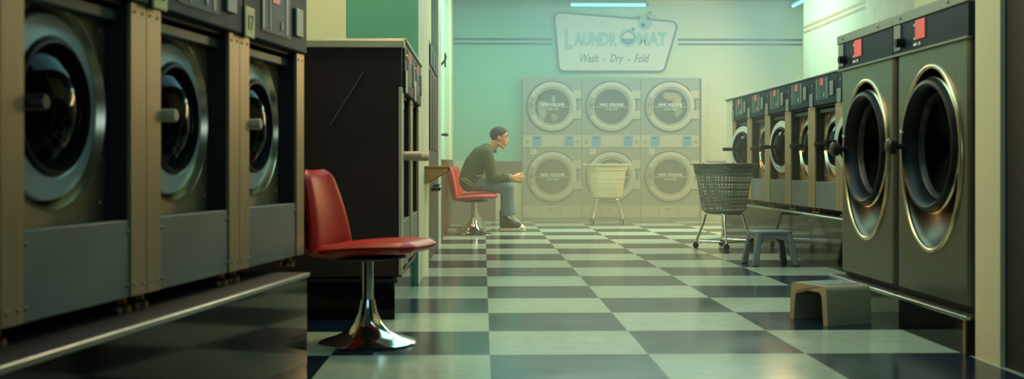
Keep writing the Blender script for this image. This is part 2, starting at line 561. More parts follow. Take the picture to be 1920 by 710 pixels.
# ------------------------------------------------------------------ small washer
W, PW, WD = 0.67, 0.088, 0.70
ZP = 0.77
def build_washer(number, label, group, handle_m):
    t = empty('front_load_washer')
    tag(t, label, 'washing machine', group)
    c = MB()
    c.box(0.002, W - 0.002, 0.16, WD, 0.0, 0.985)
    c.box(0.002, PW - 0.002, 0.012, 0.16, 0.0, ZP)
    c.box(W - PW + 0.002, W - 0.002, 0.012, 0.16, 0.0, ZP)
    c.box(PW, W - PW, 0.06, 0.16, 0.0, 0.19)
    c.box(0.002, W - 0.002, 0.02, 0.16, ZP - 0.012, 0.985)
    # the casing is hollow where the drum sits: front block is open, so cut the main block
    c = MB()
    c.box(0.002, PW - 0.002, 0.012, WD, 0.0, ZP)
    c.box(W - PW + 0.002, W - 0.002, 0.012, WD, 0.0, ZP)
    c.box(PW - 0.002, W - PW + 0.002, 0.06, WD, 0.0, 0.19)
    c.box(0.002, W - 0.002, 0.02, WD, ZP - 0.012, 0.985)
    c.box(PW - 0.002, W - PW + 0.002, WD - 0.03, WD, 0.19, ZP - 0.012)
    c.build('casing', M['dark_case'], t)
    for x0 in (0.0015, W - PW):
        pb = B(x0, x0 + PW - 0.0015, 0.0, 0.012, 0.0, ZP - 0.002)
        for z in (0.03, 0.745):
            for dx in (0.02, 0.066):
                pb.ball((x0 + dx, 0.0, z), (0.005, 0.003, 0.005), 8, 6)
        pb.build('post', M['bronze'], t, bevel=0.003)
    cx, cz = W / 2, 0.482
    fp = MB()
    rect_hole(fp, PW - 0.002, W - PW + 0.002, 0.19, 0.748, cx, cz, 0.2455, 0.2455, 0.075)
    # clip the hole against the narrow opening
    fp.v = [(min(max(x, PW - 0.003), W - PW + 0.003), y, z) for x, y, z in fp.v]
    for x in (PW + 0.018, W - PW - 0.018):
        for z in (0.245, 0.36, 0.60, 0.69):
            fp.ball((x, 0.075, z), (0.007, 0.005, 0.007), 8, 6)
    fp.build('front_panel', M['bronze'], t)
    d = MB().lathe([(0.247, 0.076), (0.2462, 0.070), (0.2435, 0.074), (0.234, 0.116), (0.212, 0.135), (0.19, 0.135)], (cx, 0, cz), 'y', 64)
    d.build('bezel', M['bezel'], t, smooth=True)
    lp = B(PW, W - PW, 0.004, 0.06, 0.0, 0.20)
    for x in (PW + 0.012, W - PW - 0.012):
        for z in (0.03, 0.17):
            lp.ball((x, 0.004, z), (0.006, 0.004, 0.006), 8, 6)
    lp.build('lower_panel', M['steel_panel'], t, bevel=0.003)
    B(PW, W - PW, 0.03, 0.07, 0.715, 0.745).build('lintel', M['lintel'], t, bevel=0.003)
    dr = MB().lathe([(0.205, 0.13), (0.215, 0.14), (0.215, 0.50), (0.0, 0.52)], (cx, 0, cz), 'y', 40)
    dr.build('drum', M['drum'], t, smooth=True)
    # control panel
    cp = B(0.002, W - 0.002, -0.012, 0.03, ZP, 0.985).build('control_panel', M['navy'], t, bevel=0.006)
    B(0.17, 0.47, -0.0145, -0.012, ZP + 0.035, 0.97).build('decal', M['fascia_teal'], cp)
    for x, w_ in ((0.172, 0.024), (0.245, 0.012), (0.415, 0.026)):
        B(x, x + w_, -0.016, -0.0145, ZP + 0.045, 0.965).build('label_strip', M['grey_plate'], cp)
    B(0.275, 0.345, -0.0165, -0.0145, 0.915, 0.968).build('display', M['display'], cp)
    B(0.36, 0.376, -0.018, -0.0145, ZP + 0.055, ZP + 0.085).build('start_button', M['white_ink'], cp, bevel=0.003)
    B(0.515, 0.595, -0.022, -0.012, ZP + 0.055, ZP + 0.16).build('coin_plate', M['grey_plate'], cp, bevel=0.003)
    MB().lathe([(0.0, -0.02), (0.012, -0.02), (0.014, -0.012)], (0.085, 0, 0.925), 'y', 16).build('lock', M['brass'], cp, smooth=True)
    npl = B(0.004, 0.09, -0.019, -0.0125, ZP - 0.005, ZP + 0.095).build('number_plate', M['yellow_plate'], cp, bevel=0.003)
    text_mesh('number', number, 0.07, M['black_ink'], npl, (0.047, -0.0195, ZP + 0.042), sx=0.8)
    B(0.0, W, -0.02, WD, 0.985, 1.0).build('top_cap', M['cap'], t, bevel=0.004)
    # door, origin on the hinge at the right-hand side
    hx, hy = cx + 0.232, 0.105
    dn = MB().lathe([(0.205, 0.118), (0.221, 0.114), (0.226, 0.100), (0.222, 0.084), (0.172, 0.072), (0.165, 0.076), (0.160, 0.10)],
                    (cx - hx, -hy, cz), 'y', 64).build('door', M['steel_blue'], t, smooth=True, loc=(hx, hy, 0))
    MB().lathe([(0.164, 0.082), (0.161, 0.064), (0.153, 0.062), (0.147, 0.085), (0.147, 0.13)], (cx - hx, -hy, cz), 'y', 56).build('gasket', M['rubber'], dn, smooth=True)
    MB().lathe([(0.149, 0.090), (0.12, 0.066), (0.08, 0.048), (0.04, 0.039), (0.0005, 0.036)], (cx - hx, -hy, cz), 'y', 40).build('window_glass', M['glass'], dn, smooth=True)
    hb = MB()
    q = (cx - 0.195 - hx, 0.078 - hy, cz)
    hb.tube([(q[0], q[1] + 0.012, q[2]), (q[0], q[1] - 0.095, q[2]), (q[0], q[1] - 0.10, q[2])], [0.017, 0.019, 0.015], 14)
    hb.build('handle', handle_m, dn, smooth=True)
    B(cx + 0.20 - hx, cx + 0.226 - hx, -0.016, 0.012, cz - 0.06, cz + 0.06).build('hinge', M['steel'], dn, bevel=0.003)
    for x in (0.05, W - 0.05):
        for y in (0.05, WD - 0.06):
            MB().lathe([(0.0, 0.0), (0.016, 0.0), (0.016, -0.02), (0.028, -0.03), (0.028, -0.043), (0.0, -0.043)], (x, y, 0), 'z', 12).build('foot', M['brass'], t, smooth=True)
    return t

def door_of(t):
    for ch in t.children:
        if ch.name.startswith('door'): return ch

def set_number(t, number):
    for ch in t.children:
        if ch.name.startswith('control_panel'):
            for g in ch.children:
                if g.name.startswith('number_plate'):
                    for n in list(g.children):
                        bpy.data.objects.remove(n)
                    if number: text_mesh('number', number, 0.07, M['black_ink'], g, (0.047, -0.0195, ZP + 0.042), sx=0.8)

LD = Vector((0.157, 0.9876, 0))          # direction of the left row
LANG = math.atan2(LD.y, LD.x)
PE = Vector((-0.692, 4.35, 0.388))
left_labels = ['steel front-loading washer at the far end of the left row, under yellow plate 17',
               'steel front-loading washer in the middle of the left row, under plate 16',
               'steel front-loading washer with the largest door, nearest in the left row',
               'steel post of the washer cut off by the left edge of the photo']
w0 = build_washer('17', left_labels[0], 'washers in the left row', M['handle_beige'])
w0.location = PE - LD * W
w0.rotation_euler = (0, 0, LANG)
for i in range(1, 4):
    w = dup(w0, PE - LD * W * (i + 1), LANG, left_labels[i])
    set_number(w, str(17 - i))
    if i == 2:
        for g in door_of(w).children:
            if g.name.startswith('handle'):
                g.data = g.data.copy(); g.data.materials.clear(); g.data.materials.append(M['handle_dark'])

def plinth(name, x0, x1, y0, y1, h, lip_t, label, loc, rz, feet=0.04, end_trim=None):
    t = empty(name, loc, rz)
    tag(t, label, 'plinth')
    B(x0, x1, y0 + 0.012, y1, 0, h - 0.012).build('base', M['black_gloss'], t)
    B(x0 - 0.002, x1 + 0.002, y0, y0 + 0.025, h - 0.016, h).build('front_lip', lip_t, t, bevel=0.004)
    B(x0, x1, y0 + 0.025, y1, h - 0.012, h).build('deck', M['dark_case'], t)
    if end_trim is not None:
        B(end_trim, end_trim + 0.02, y0 + 0.004, y0 + 0.02, 0, h - 0.012).build('corner_trim', M['brass'], t)
    return t
# in row-local coordinates x runs along the row, y into the machines
plinth('machine_plinth', -4 * W - 0.6, -0.285, -0.115, WD + 0.05, 0.345, M['lip'],
       'glossy black plinth with steel lip carrying the washers at left', (PE.x, PE.y, 0), LANG)

# ------------------------------------------------------------------ bank with the dark end panel
BX, BY = -0.387, 5.38
SZ = 1.10
w = dup(w0, (BX, BY, 0.238), PI / 2, 'front-loading washer seen edge-on beside the dark end panel, with pale peg handle', 'washers behind the dark end panel')
set_number(w, '')
w.scale = (0.70 / W, 1, SZ)
w2 = dup(w, (BX, BY + 0.70, 0.238), PI / 2, 'front-loading washer seen edge-on next to the painted brick pier')
set_number(w2, '')
for q_ in (w, w2):
    for g in door_of(q_).children:
        if g.name.startswith('handle'):
            g.scale = (1, 1.5, 1.1); g.location.z = -0.04
            g.data = g.data.copy(); g.data.materials.clear(); g.data.materials.append(M['handle_beige'])
t = empty('end_panel', (BX, BY, 0))
tag(t, 'tall dark brown end panel with cream top cap, behind the near red chair', 'panel')
B(-0.80, 0.0, -0.04, -0.003, 0.20, 1.29).build('board', M['end_panel'], t, bevel=0.003)
B(-0.82, 0.012, -0.05, -0.0, 1.29, 1.326).build('top_cap', M['cap_cream'], t, bevel=0.003)
B(-0.014, 0.002, -0.05, -0.003, 0.21, 1.10).build('edge_trim', M['cap_cream'], t, bevel=0.002)
mb = MB().tube([(-0.34, -0.042, 0.92), (-0.185, -0.042, 1.17)], 0.0022, 6)
mb.build('diagonal_strip', M['cap'], t)
t = plinth('machine_plinth', -0.02, 1.44, 0.0, 0.75, 0.19, M['dark_case'],
       'low dark plinth under the washers behind the near red chair', (BX - 0.02, BY - 0.04, 0), PI / 2)

# ------------------------------------------------------------------ right row of six washers
RX = 2.52
RY0 = 11.22           # far end
mid_labels = ['washer with door ajar, at the far end of the right row behind the cart',
              'washer with shut door in the right row, second from the far end',
              'washer with pale round door standing ajar, third from the far end of the right row',
              'washer with shut door and dark gap, fourth from the far end of the right row',
              'washer with shut door in the right row, second from the big steel machines',
              'washer half hidden behind the big steel machines, last of the right row']
for i in range(6):
    w = dup(w0, (RX, RY0 - i * W, 0.409), -PI / 2, mid_labels[i], 'washers in the right row')
    w.scale = (1, 1, 1)
    set_number(w, '')
    for ch in w.children:
        if ch.name.startswith('control_panel'):
            for g in ch.children:
                if g.name.startswith('number_plate'):
                    g.data = g.data.copy(); g.data.materials.clear(); g.data.materials.append(M['grey_plate'])  # grey instead of yellow: the dimmer light is put into the colour
    d = door_of(w)
    if i in (0, 2, 5):
        d.rotation_euler = (0, 0, math.radians({0: 18, 2: 12, 5: 22}[i]))
    for g in d.children:
        if g.name.startswith('handle'):
            g.data = g.data.copy(); g.data.materials.clear(); g.data.materials.append(M['handle_dark'])
plinth('machine_plinth', -0.32, 6 * W + 0.05, -0.06, 0.8, 0.365, M['lip'],
       'glossy black plinth under the right row of washers, reflecting the floor', (RX, RY0, 0), -PI / 2)
t = empty('filler_cabinet', (RX, RY0, 0.365))
tag(t, 'pale narrow filler cabinet at the far end of the right washer row', 'cabinet')
B(-0.01, 0.7, 0.003, 0.28, 0, 1.03).build('body', M['wall_pale'], t, bevel=0.005)
B(-0.025, 0.7, 0.003, 0.29, 1.03, 1.045).build('top_cap', M['cap'], t, bevel=0.003)

# ------------------------------------------------------------------ big machines on the right
BW, BH = 0.80, 1.235
def build_big(label):
    t = empty('large_washer')
    tag(t, label, 'washing machine', 'big steel machines on the right')
    c = MB()
    c.box(0.003, BW - 0.003, 0.16, 0.75, 0.0, BH - 0.02)
    c = MB()
    c.box(0.004, 0.05, 0.046, 0.75, 0, BH - 0.02); c.box(BW - 0.05, BW - 0.004, 0.046, 0.75, 0, BH - 0.02)
    c.box(0.05, BW - 0.05, 0.02, 0.75, 0, 0.12); c.box(0.05, BW - 0.05, 0.02, 0.75, 1.0, BH - 0.02)
    c.box(0.05, BW - 0.05, 0.70, 0.75, 0.12, 1.0)
    c.build('casing', M['dark_case'], t)
    cx, cz, rx, rz = BW / 2, 0.58, 0.305, 0.385
    fz = 1.05
    fp = MB()
    rect_hole(fp, 0.0455, BW - 0.0455, 0.0, fz, cx, cz, rx, rz, 0.0, 96)
    # rounded vertical edges
    for sgn, xe in ((-1, 0.0455), (1, BW - 0.0455)):
        prof = [(xe, 0.0)]
        for k in range(1, 7):
            a = PI / 2 * k / 6
            prof.append((xe + sgn * 0.044 * math.sin(a), 0.044 * (1 - math.cos(a))))
        vs, fs = [], []
        for x, y in prof:
            vs += [(x, y, 0.0), (x, y, fz)]
        for k in range(len(prof) - 1):
            fs.append((2 * k, 2 * k + 2, 2 * k + 3, 2 * k + 1))
        fp.add(vs, fs)
    # pressed recess from the oval edge down to the door circle
    N_ = 96
    loops = []
    def loop(f_, y):
        L_ = []
        dc, dr = 0.635, 0.285
        for i in range(N_):
            a = 2 * PI * i / N_
            ex, ez = cx + rx * math.cos(a), cz + rz * math.sin(a)
            ix, iz = cx + dr * math.cos(a), dc + dr * math.sin(a)
            L_.append((ex + (ix - ex) * f_, y, ez + (iz - ez) * f_))
        return L_
    steps = [(0.0, 0.0), (0.04, 0.006), (0.12, 0.03), (0.3, 0.07), (0.6, 0.11), (1.0, 0.15)]
    vs, fs = [], []
    for f_, y in steps: vs += loop(f_, y)
    for k in range(len(steps) - 1):
        for i in range(N_):
            j = (i + 1) % N_
            fs.append((k * N_ + i, k * N_ + j, (k + 1) * N_ + j, (k + 1) * N_ + i))
    MB().add(vs, fs).build('door_recess', M['recess'], t, smooth=True)
    # a raised rim round the oval
    rim = [(cx + (rx + 0.006) * math.cos(2 * PI * i / N_), 0.0, cz + (rz + 0.006) * math.sin(2 * PI * i / N_)) for i in range(N_)]
    MB().tube(rim, 0.011, 12, closed=True).build('recess_rim', M['bezel'], t, smooth=True)
    fp.build('front_panel', M['big_steel'], t, smooth=True)
    dz = 0.635
    dn = MB().lathe([(0.28, 0.15), (0.289, 0.04), (0.286, 0.0), (0.277, -0.022), (0.262, -0.026), (0.248, -0.012), (0.238, 0.02), (0.232, 0.09)], (cx, 0, dz), 'y', 72).build('door', M['rubber'], t, smooth=True)
    MB().lathe([(0.287, 0.012), (0.292, 0.004), (0.287, -0.004)], (cx, 0, dz), 'y', 72).build('outer_band', M['bezel'], dn, smooth=True)
    MB().lathe([(0.236, 0.045), (0.228, 0.036), (0.220, 0.045), (0.218, 0.09)], (cx, 0, dz), 'y', 64).build('inner_ring', M['drum'], dn, smooth=True)
    MB().lathe([(0.224, 0.06), (0.17, 0.085), (0.08, 0.103), (0.0005, 0.107)], (cx, 0, dz), 'y', 48).build('window_glass', M['glass_big'], dn, smooth=True)
    hb = MB()
    hx = cx - 0.262
    hb.tube([(hx, 0.0, dz), (hx, -0.05, dz)], 0.014, 12)
    hb.tube([(hx, -0.05, dz), (hx, -0.056, dz), (hx, -0.085, dz), (hx, -0.094, dz)], [0.024, 0.036, 0.036, 0.024], 16)
    hb.build('handle_knob', M['handle_dark'], dn, smooth=True)
    B(hx - 0.006, hx + 0.012, -0.032, -0.02, dz + 0.06, dz + 0.075).build('latch', M['white_ink'], dn)
    MB().lathe([(0.232, 0.09), (0.28, 0.155), (0.29, 0.62), (0.0, 0.64)], (cx, 0, dz), 'y', 48).build('drum', M['drum'], t, smooth=True)
    cp = B(0.0, BW, -0.012, 0.03, fz, BH - 0.045).build('control_panel', M['navy'], t, bevel=0.003)
    B(0.0, BW, -0.018, 0.0, fz - 0.003, fz + 0.006).build('panel_edge', M['cap'], cp)
    kp = B(0.02, 0.10, -0.018, -0.012, fz + 0.02, fz + 0.135).build('coin_plate', M['grey_plate'], cp, bevel=0.002)
    B(0.035, 0.085, -0.0195, -0.018, fz + 0.035, fz + 0.039).build('coin_slot', M['black_ink'], cp)
    MB().ball((0.06, -0.019, fz + 0.075), (0.008, 0.005, 0.008), 10, 6).build('lock', M['brass'], cp, smooth=True)
    MB().lathe([(0.0, -0.05), (0.018, -0.05), (0.022, -0.012)], (0.128, 0, fz + 0.05), 'y', 16).build('dial_knob', M['rubber'], cp, smooth=True)
    B(0.27, 0.375, -0.016, -0.012, fz + 0.048, fz + 0.132).build('display', M['display'], cp)
    for q_ in ((0.248, 0.262, 0.108, 0.118), (0.248, 0.262, 0.05, 0.06), (0.245, 0.285, 0.022, 0.034), (0.302, 0.322, 0.022, 0.036)):
        B(q_[0], q_[1], -0.014, -0.012, fz + q_[2], fz + q_[3]).build('button_label', M['white_ink'], cp)
    sb = B(0.0, BW, -0.018, 0.75, BH - 0.045, BH - 0.0)
    for x in (0.1, 0.62): sb.ball((x, -0.018, BH - 0.022), (0.008, 0.006, 0.008), 8, 6)
    sb.build('top_cap', M['cap'], t, bevel=0.004)
    return t
GX = 1.90
GY1 = 5.915
GZ = 0.18
b0 = build_big('large steel front-loading washer with oval door recess, farther of the two at right')
b0.location = (GX, GY1, GZ)
b0.rotation_euler = (0, 0, -PI / 2)
dup(b0, (GX, GY1 - BW - 0.004, GZ), -PI / 2, 'large steel front-loading washer with oval door recess, nearer the white column at right')
t = plinth('machine_plinth', -0.04, 2 * BW + 0.06, -0.05, 0.75, 0.15, M['lip'],
           'low dark plinth with steel lip under the two large machines at right', (GX, GY1, 0), -PI / 2, end_trim=2 * BW + 0.03)
B(0.0, 2 * BW, 0.03, 0.7, 0.15, GZ).build('support_frame', M['dark_case'], t)

# ------------------------------------------------------------------ stacked dryers
DW = 0.788
DZ = (0.581, 1.514)
def build_dryer(name_lo, name_up, label):
    t = empty('stacked_dryer')
    tag(t, label, 'tumble dryer', 'stacked dryers on the back wall')
    fb = MB()
    rect_hole(fb, 0.003, DW - 0.003, 0.20, 0.962, DW / 2, DZ[0], 0.25, 0.25, 0.0)
    fb.build('lower_front_panel', M['dryer_grey'], t)
    fb = MB()
    rect_hole(fb, 0.003, DW - 0.003, 1.14, 1.90, DW / 2, DZ[1], 0.25, 0.25, 0.0)
    fb.build('upper_front_panel', M['dryer_grey'], t)
    c = MB()
    for z0, z1 in ((0.0, 0.2), (0.96, 1.14), (1.88, 1.898)):
        c.box(0.004, DW - 0.004, 0.004, 0.09, z0, z1)
    c.build('casing', M['dryer_grey'], t)
    for k, (x0, x1) in enumerate(((0.003, 0.245), (0.25, 0.50), (0.505, DW - 0.003))):
        kp = B(x0, x1, -0.008, 0.004, 0.035, 0.196).build('kick_panel', M['dryer_panel'], t, bevel=0.002)
        if k == 1:
            B(x0 + 0.09, x0 + 0.15, -0.010, -0.008, 0.14, 0.15).build('emblem', M['gap'], kp)
    cs = B(0.003, DW - 0.003, -0.012, 0.004, 0.968, 1.135).build('control_strip', M['dryer_panel'], t, bevel=0.003)
    for xs in (0.19, 0.62):
        st = B(xs - 0.06, xs + 0.06, -0.0145, -0.012, 0.985, 1.122).build('sticker', M['sticker'], cs)
        B(xs - 0.03, xs + 0.03, -0.0155, -0.0145, 1.085, 1.105).build('print', M['navy'], st)
    for xs in (0.065, 0.735):
        MB().lathe([(0.0, -0.028), (0.014, -0.028), (0.017, -0.012)], (xs, 0, 1.05), 'y', 14).build('coin_knob', M['handle_grey'], cs, smooth=True)
    B(0.27, 0.52, -0.0145, -0.012, 0.985, 1.122).build('coin_plate', M['dryer_ring'], cs)
    text_mesh('number', name_lo, 0.105, M['white_ink'], t, (0.145, -0.001, 0.915), offset=0.004, sx=0.8)
    for z, nm in ((DZ[0], name_lo), (DZ[1], name_up)):
        cx = DW / 2
        dn = MB().lathe([(0.327, 0.0), (0.329, -0.02), (0.318, -0.036), (0.285, -0.044), (0.262, -0.036), (0.255, -0.020), (0.25, -0.012)],
                        (cx, 0, z), 'y', 72).build('door', M['dryer_ring'], t, smooth=True)
        MB().lathe([(0.252, -0.014), (0.243, -0.03), (0.236, -0.028), (0.23, -0.006)], (cx, 0, z), 'y', 64).build('inner_ring', M['dryer_panel'], dn, smooth=True)
        MB().lathe([(0.236, -0.016), (0.0005, -0.016)], (cx, 0, z), 'y', 56).build('window_glass', M['glass_dry'], dn)
        MB().lathe([(0.346, -0.001), (0.345, -0.010), (0.326, -0.010)], (cx, 0, z), 'y', 72).build('gap_shade_ring', M['gap'], dn)  # dark ring painted in for the shade of the gap round the door
        # grip segment at the left of the ring
        MB().lathe([(0.318, -0.0385), (0.290, -0.0475), (0.262, -0.0395)], (cx, 0, z), 'y', 16, PI - 0.44, PI + 0.44).build('grip_plate', M['handle_grey'], dn, smooth=True)
        text_mesh('grip_number', nm, 0.07, M['gap'], dn, (cx - 0.288, -0.0485, z + 0.01), shear=0.3)
        for zz in (z + 0.105, z - 0.165):
            B(cx + 0.27, DW - 0.006, -0.030, 0.0, zz, zz + 0.11).build('hinge_strap', M['dryer_panel'], dn, bevel=0.004)
        lt = MB().box(cx - 0.235, cx + 0.235, -0.0185, -0.017, z - 0.008, z - 0.002)
        lt.build('level_line', M['white_ink'], dn)
        text_mesh('glass_print', 'MAX. VOLUME', 0.048, M['white_ink'], dn, (cx, -0.019, z + 0.024), offset=0.003)
        text_mesh('glass_print', 'LOAD LINE', 0.032, M['white_ink'], dn, (cx, -0.019, z - 0.036), offset=0.0008)
        MB().lathe([(0.25, 0.0), (0.30, 0.02), (0.30, 0.085), (0.0, 0.088)], (cx, 0, z), 'y', 48).build('drum', M['drum_pale'], t, smooth=True)
    return t
DX0, DY = 0.525, 14.9
build_dryer('26', '27', 'stacked grey dryer numbered 26, beside the seated man').location = (DX0, DY, 0)
build_dryer('28', '29', 'stacked grey dryer numbered 28, behind the cream laundry cart').location = (DX0 + DW, DY, 0)
build_dryer('30', '31', 'stacked grey dryer numbered 30, next to the white filler strip').location = (DX0 + 2 * DW, DY, 0)

def laundry(cx, cz, pieces, label):
    """a wad of cloth lying in a drum"""
    mb = MB()
    rnd = random.Random(hash((round(cx, 2), round(cz, 2))) & 0xffff)
    for (dx, dz, rx, rz) in pieces:
        n, m = 20, 12
        vs0 = len(mb.v)
        mb.ball((cx + dx, DY + 0.045, cz + dz), (rx, 0.03, rz), n, m)
        for i in range(vs0, len(mb.v)):
            x, y, z = mb.v[i]
            a = math.atan2(z - cz - dz, x - cx - dx)
            k = 1 + 0.12 * math.sin(3 * a + dx * 40) + 0.08 * math.sin(7 * a + dz * 60)
            mb.v[i] = (cx + dx + (x - cx - dx) * k, y, cz + dz + (z - cz - dz) * k)
    return mb
c1, c2, c3 = DX0 + DW / 2, DX0 + 1.5 * DW, DX0 + 2.5 * DW
tag(laundry(c1, DZ[1], [(-0.13, -0.09, 0.06, 0.12), (-0.12, 0.03, 0.09, 0.045), (0.02, 0.09, 0.028, 0.07)], '').build('laundry', M['cloth_white'], smooth=True),
    'white laundry tumbled against the glass of the dryer above number 26', 'laundry')
tag(laundry(c1, DZ[1], [(0.03, -0.15, 0.05, 0.06)], '').build('laundry', M['cloth_cream'], smooth=True),
    'small yellowish cloth at the bottom of the dryer door above number 26', 'laundry')
tag(laundry(c3, DZ[1], [(0.10, 0.02, 0.07, 0.17), (0.0, 0.14, 0.1, 0.06)], '').build('laundry', M['cloth_cream'], smooth=True),
    'cream laundry hanging in the dryer door above number 30', 'laundry')
tag(laundry(c3, DZ[0], [(-0.04, 0.12, 0.14, 0.06), (-0.08, -0.12, 0.08, 0.07)], '').build('laundry', M['cloth_dark'], smooth=True),
    'dark laundry in the lower dryer door numbered 30', 'laundry')
tag(laundry(c2, DZ[0], [(0.02, 0.15, 0.12, 0.05)], '').build('laundry', M['cloth_white'], smooth=True),
    'pale laundry at the top of the lower dryer door behind the cream cart', 'laundry')

# ------------------------------------------------------------------ sign
def bp(px, py, Y=14.95):
    zc = (Y * math.cos(TH))
    X = (px - 906) * Y / F
    return (X, H + (310 - py) * Y / F)
sg = empty('wall_sign', (0, 14.99, 0))
tag(sg, 'white slanted laundromat sign with dark rounded outline, high on the back wall', 'sign')
out = rounded([bp(1037, 20), bp(1276, 38), bp(1248, 135), bp(1047, 135)], [0.09, 0.09, 0.10, 0.08])
MB().prism(out, -0.02, 0.0).build('board', M['sign_white'], sg)
cen = Vector((sum(p[0] for p in out) / len(out), sum(p[1] for p in out) / len(out)))
brd = MB()
n = len(out)
vs = []
inn = []
for i in range(n):
    a, b_, c_ = Vector(out[i - 1]), Vector(out[i]), Vector(out[(i + 1) % n])
    tdir = (c_ - a).normalized()
    nn = Vector((-tdir.y, tdir.x))
    if nn.dot(cen - b_) < 0: nn = -nn
    inn.append(b_ + nn * 0.026)
for p in out: vs.append((p[0], -0.022, p[1]))
for p in inn: vs.append((p.x, -0.022, p.y))
for p in out: vs.append((p[0], -0.012, p[1]))
for p in inn: vs.append((p.x, -0.012, p.y))
fs = []
gap0, gap1 = bp(1195, 0)[0], bp(1224, 0)[0]
for i in range(n):
    j = (i + 1) % n
    fs += [(i, j, n + j, n + i), (2 * n + i, 2 * n + j, 3 * n + j, 3 * n + i), (i, j, 2 * n + j, 2 * n + i), (n + i, n + j, 3 * n + j, 3 * n + i)]
brd.add(vs, fs).build('border', M['sign_dark'], sg)
def sgn_text(nm, s, px, py, hpx, m, wpx, shear=0, offset=0.0):
    X, Z = bp(px, py)
    size = hpx * 14.95 / F / 0.73
    o = text_mesh(nm, s, size, m, sg, (X, -0.0225, Z), shear=shear, offset=offset)
    dx = max(v.co.x for v in o.data.vertices) - min(v.co.x for v in o.data.vertices)
    o.scale = (wpx * 14.95 / F / dx, 1, 1)
    return o
sgn_text('lettering', 'L', 1066, 74, 38, M['sign_letter'], 14, offset=0.012)
sgn_text('lettering', 'AUNDR', 1117, 74, 24, M['sign_letter'], 82, offset=0.012)
sgn_text('lettering', 'MAT', 1224, 73, 24, M['sign_letter'], 56, offset=0.012)
sgn_text('lettering', 'Wash  -  Dry  -  Fold', 1151, 109, 16, M['sign_dark'], 130, shear=0.35)
fx, fz_ = bp(1179, 70)
k_ = 14.95 / F
MB().lathe([(17 * k_, -0.023), (17 * k_, -0.0235), (12.5 * k_, -0.0235)], (fx, 0, fz_), 'y', 40).build('letter_ring', M['sign_letter'], sg)
MB().lathe([(12.5 * k_, -0.024), (11 * k_, -0.0245), (10.8 * k_, -0.024)], (fx, 0, fz_), 'y', 40).build('flask_outline', M['sign_dark'], sg)
pts = [(fx + 10.8 * k_ * math.cos(a), fz_ + 10.8 * k_ * math.sin(a)) for a in [PI + 0.12 + (PI - 0.24) * i / 24 for i in range(25)]]
MB().prism(pts, -0.0245, -0.0235).build('flask_liquid', M['sign_blue'], sg)
for px, py, r in ((1211, 42, 13), (1198, 32, 4), (1219, 31, 6), (1220, 22, 2.5), (1188, 54, 3), (1207, 46, 4)):
    X, Z = bp(px, py)
    MB().lathe([(0.0005, -0.026), (r * k_, -0.026), (r * k_, -0.022)], (X, 0, Z), 'y', 28).build('bubble', M['sign_letter'] if r > 5 else M['sign_dark'], sg)

# ------------------------------------------------------------------ fluorescent lamps
def tube_lamp(name, p0, p1, label, drop):
    t = empty(name, p0)
    tag(t, label, 'lamp')
    d = Vector(p1) - Vector(p0)
    MB().tube([(0, 0, 0), tuple(d)], 0.021, 12).build('tube', M['tube'], t, smooth=True)
    u = d.normalized() * 0.03
    for q in (Vector((0, 0, 0)), d):
        s_ = 1 if q.length < 0.01 else -1
        MB().tube([tuple(q - u * s_ * 1.0), tuple(q + u * s_ * 0.3)], 0.022, 12).build('end_cap', M['cap'], t, smooth=True)
    w_ = Vector((-d.normalized().y, d.normalized().x, 0)) * 0.04
    vs = []
    for q in (Vector((0, 0, 0)), d):
        for sgn in (-1, 1):
            for z in (0.03, drop): vs.append(q + w_ * sgn + Vector((0, 0, z)))
    MB().add(vs, [(0, 1, 3, 2), (4, 6, 7, 5), (0, 4, 5, 1), (2, 3, 7, 6), (0, 2, 6, 4), (1, 5, 7, 3)]).build('housing', M['ceiling'], t)
    return t
Xa, Za = bp(1069, 8.5, 14.85); Xb, _ = bp(1213, 8.5, 14.85)
tube_lamp('fluorescent_lamp', (Xa, 14.85, Za), (Xb, 14.85, Za), 'glowing cyan fluorescent tube along the ceiling above the laundromat sign', ZC - Za)
Xa, Za = bp(1489, 9.5, 14.9)
tube_lamp('fluorescent_lamp', (Xa + 0.01, 14.9, Za), (Xa + 0.01, 13.8, Za), 'short visible end of a cyan fluorescent tube at the upper right wall corner', ZC - Za)

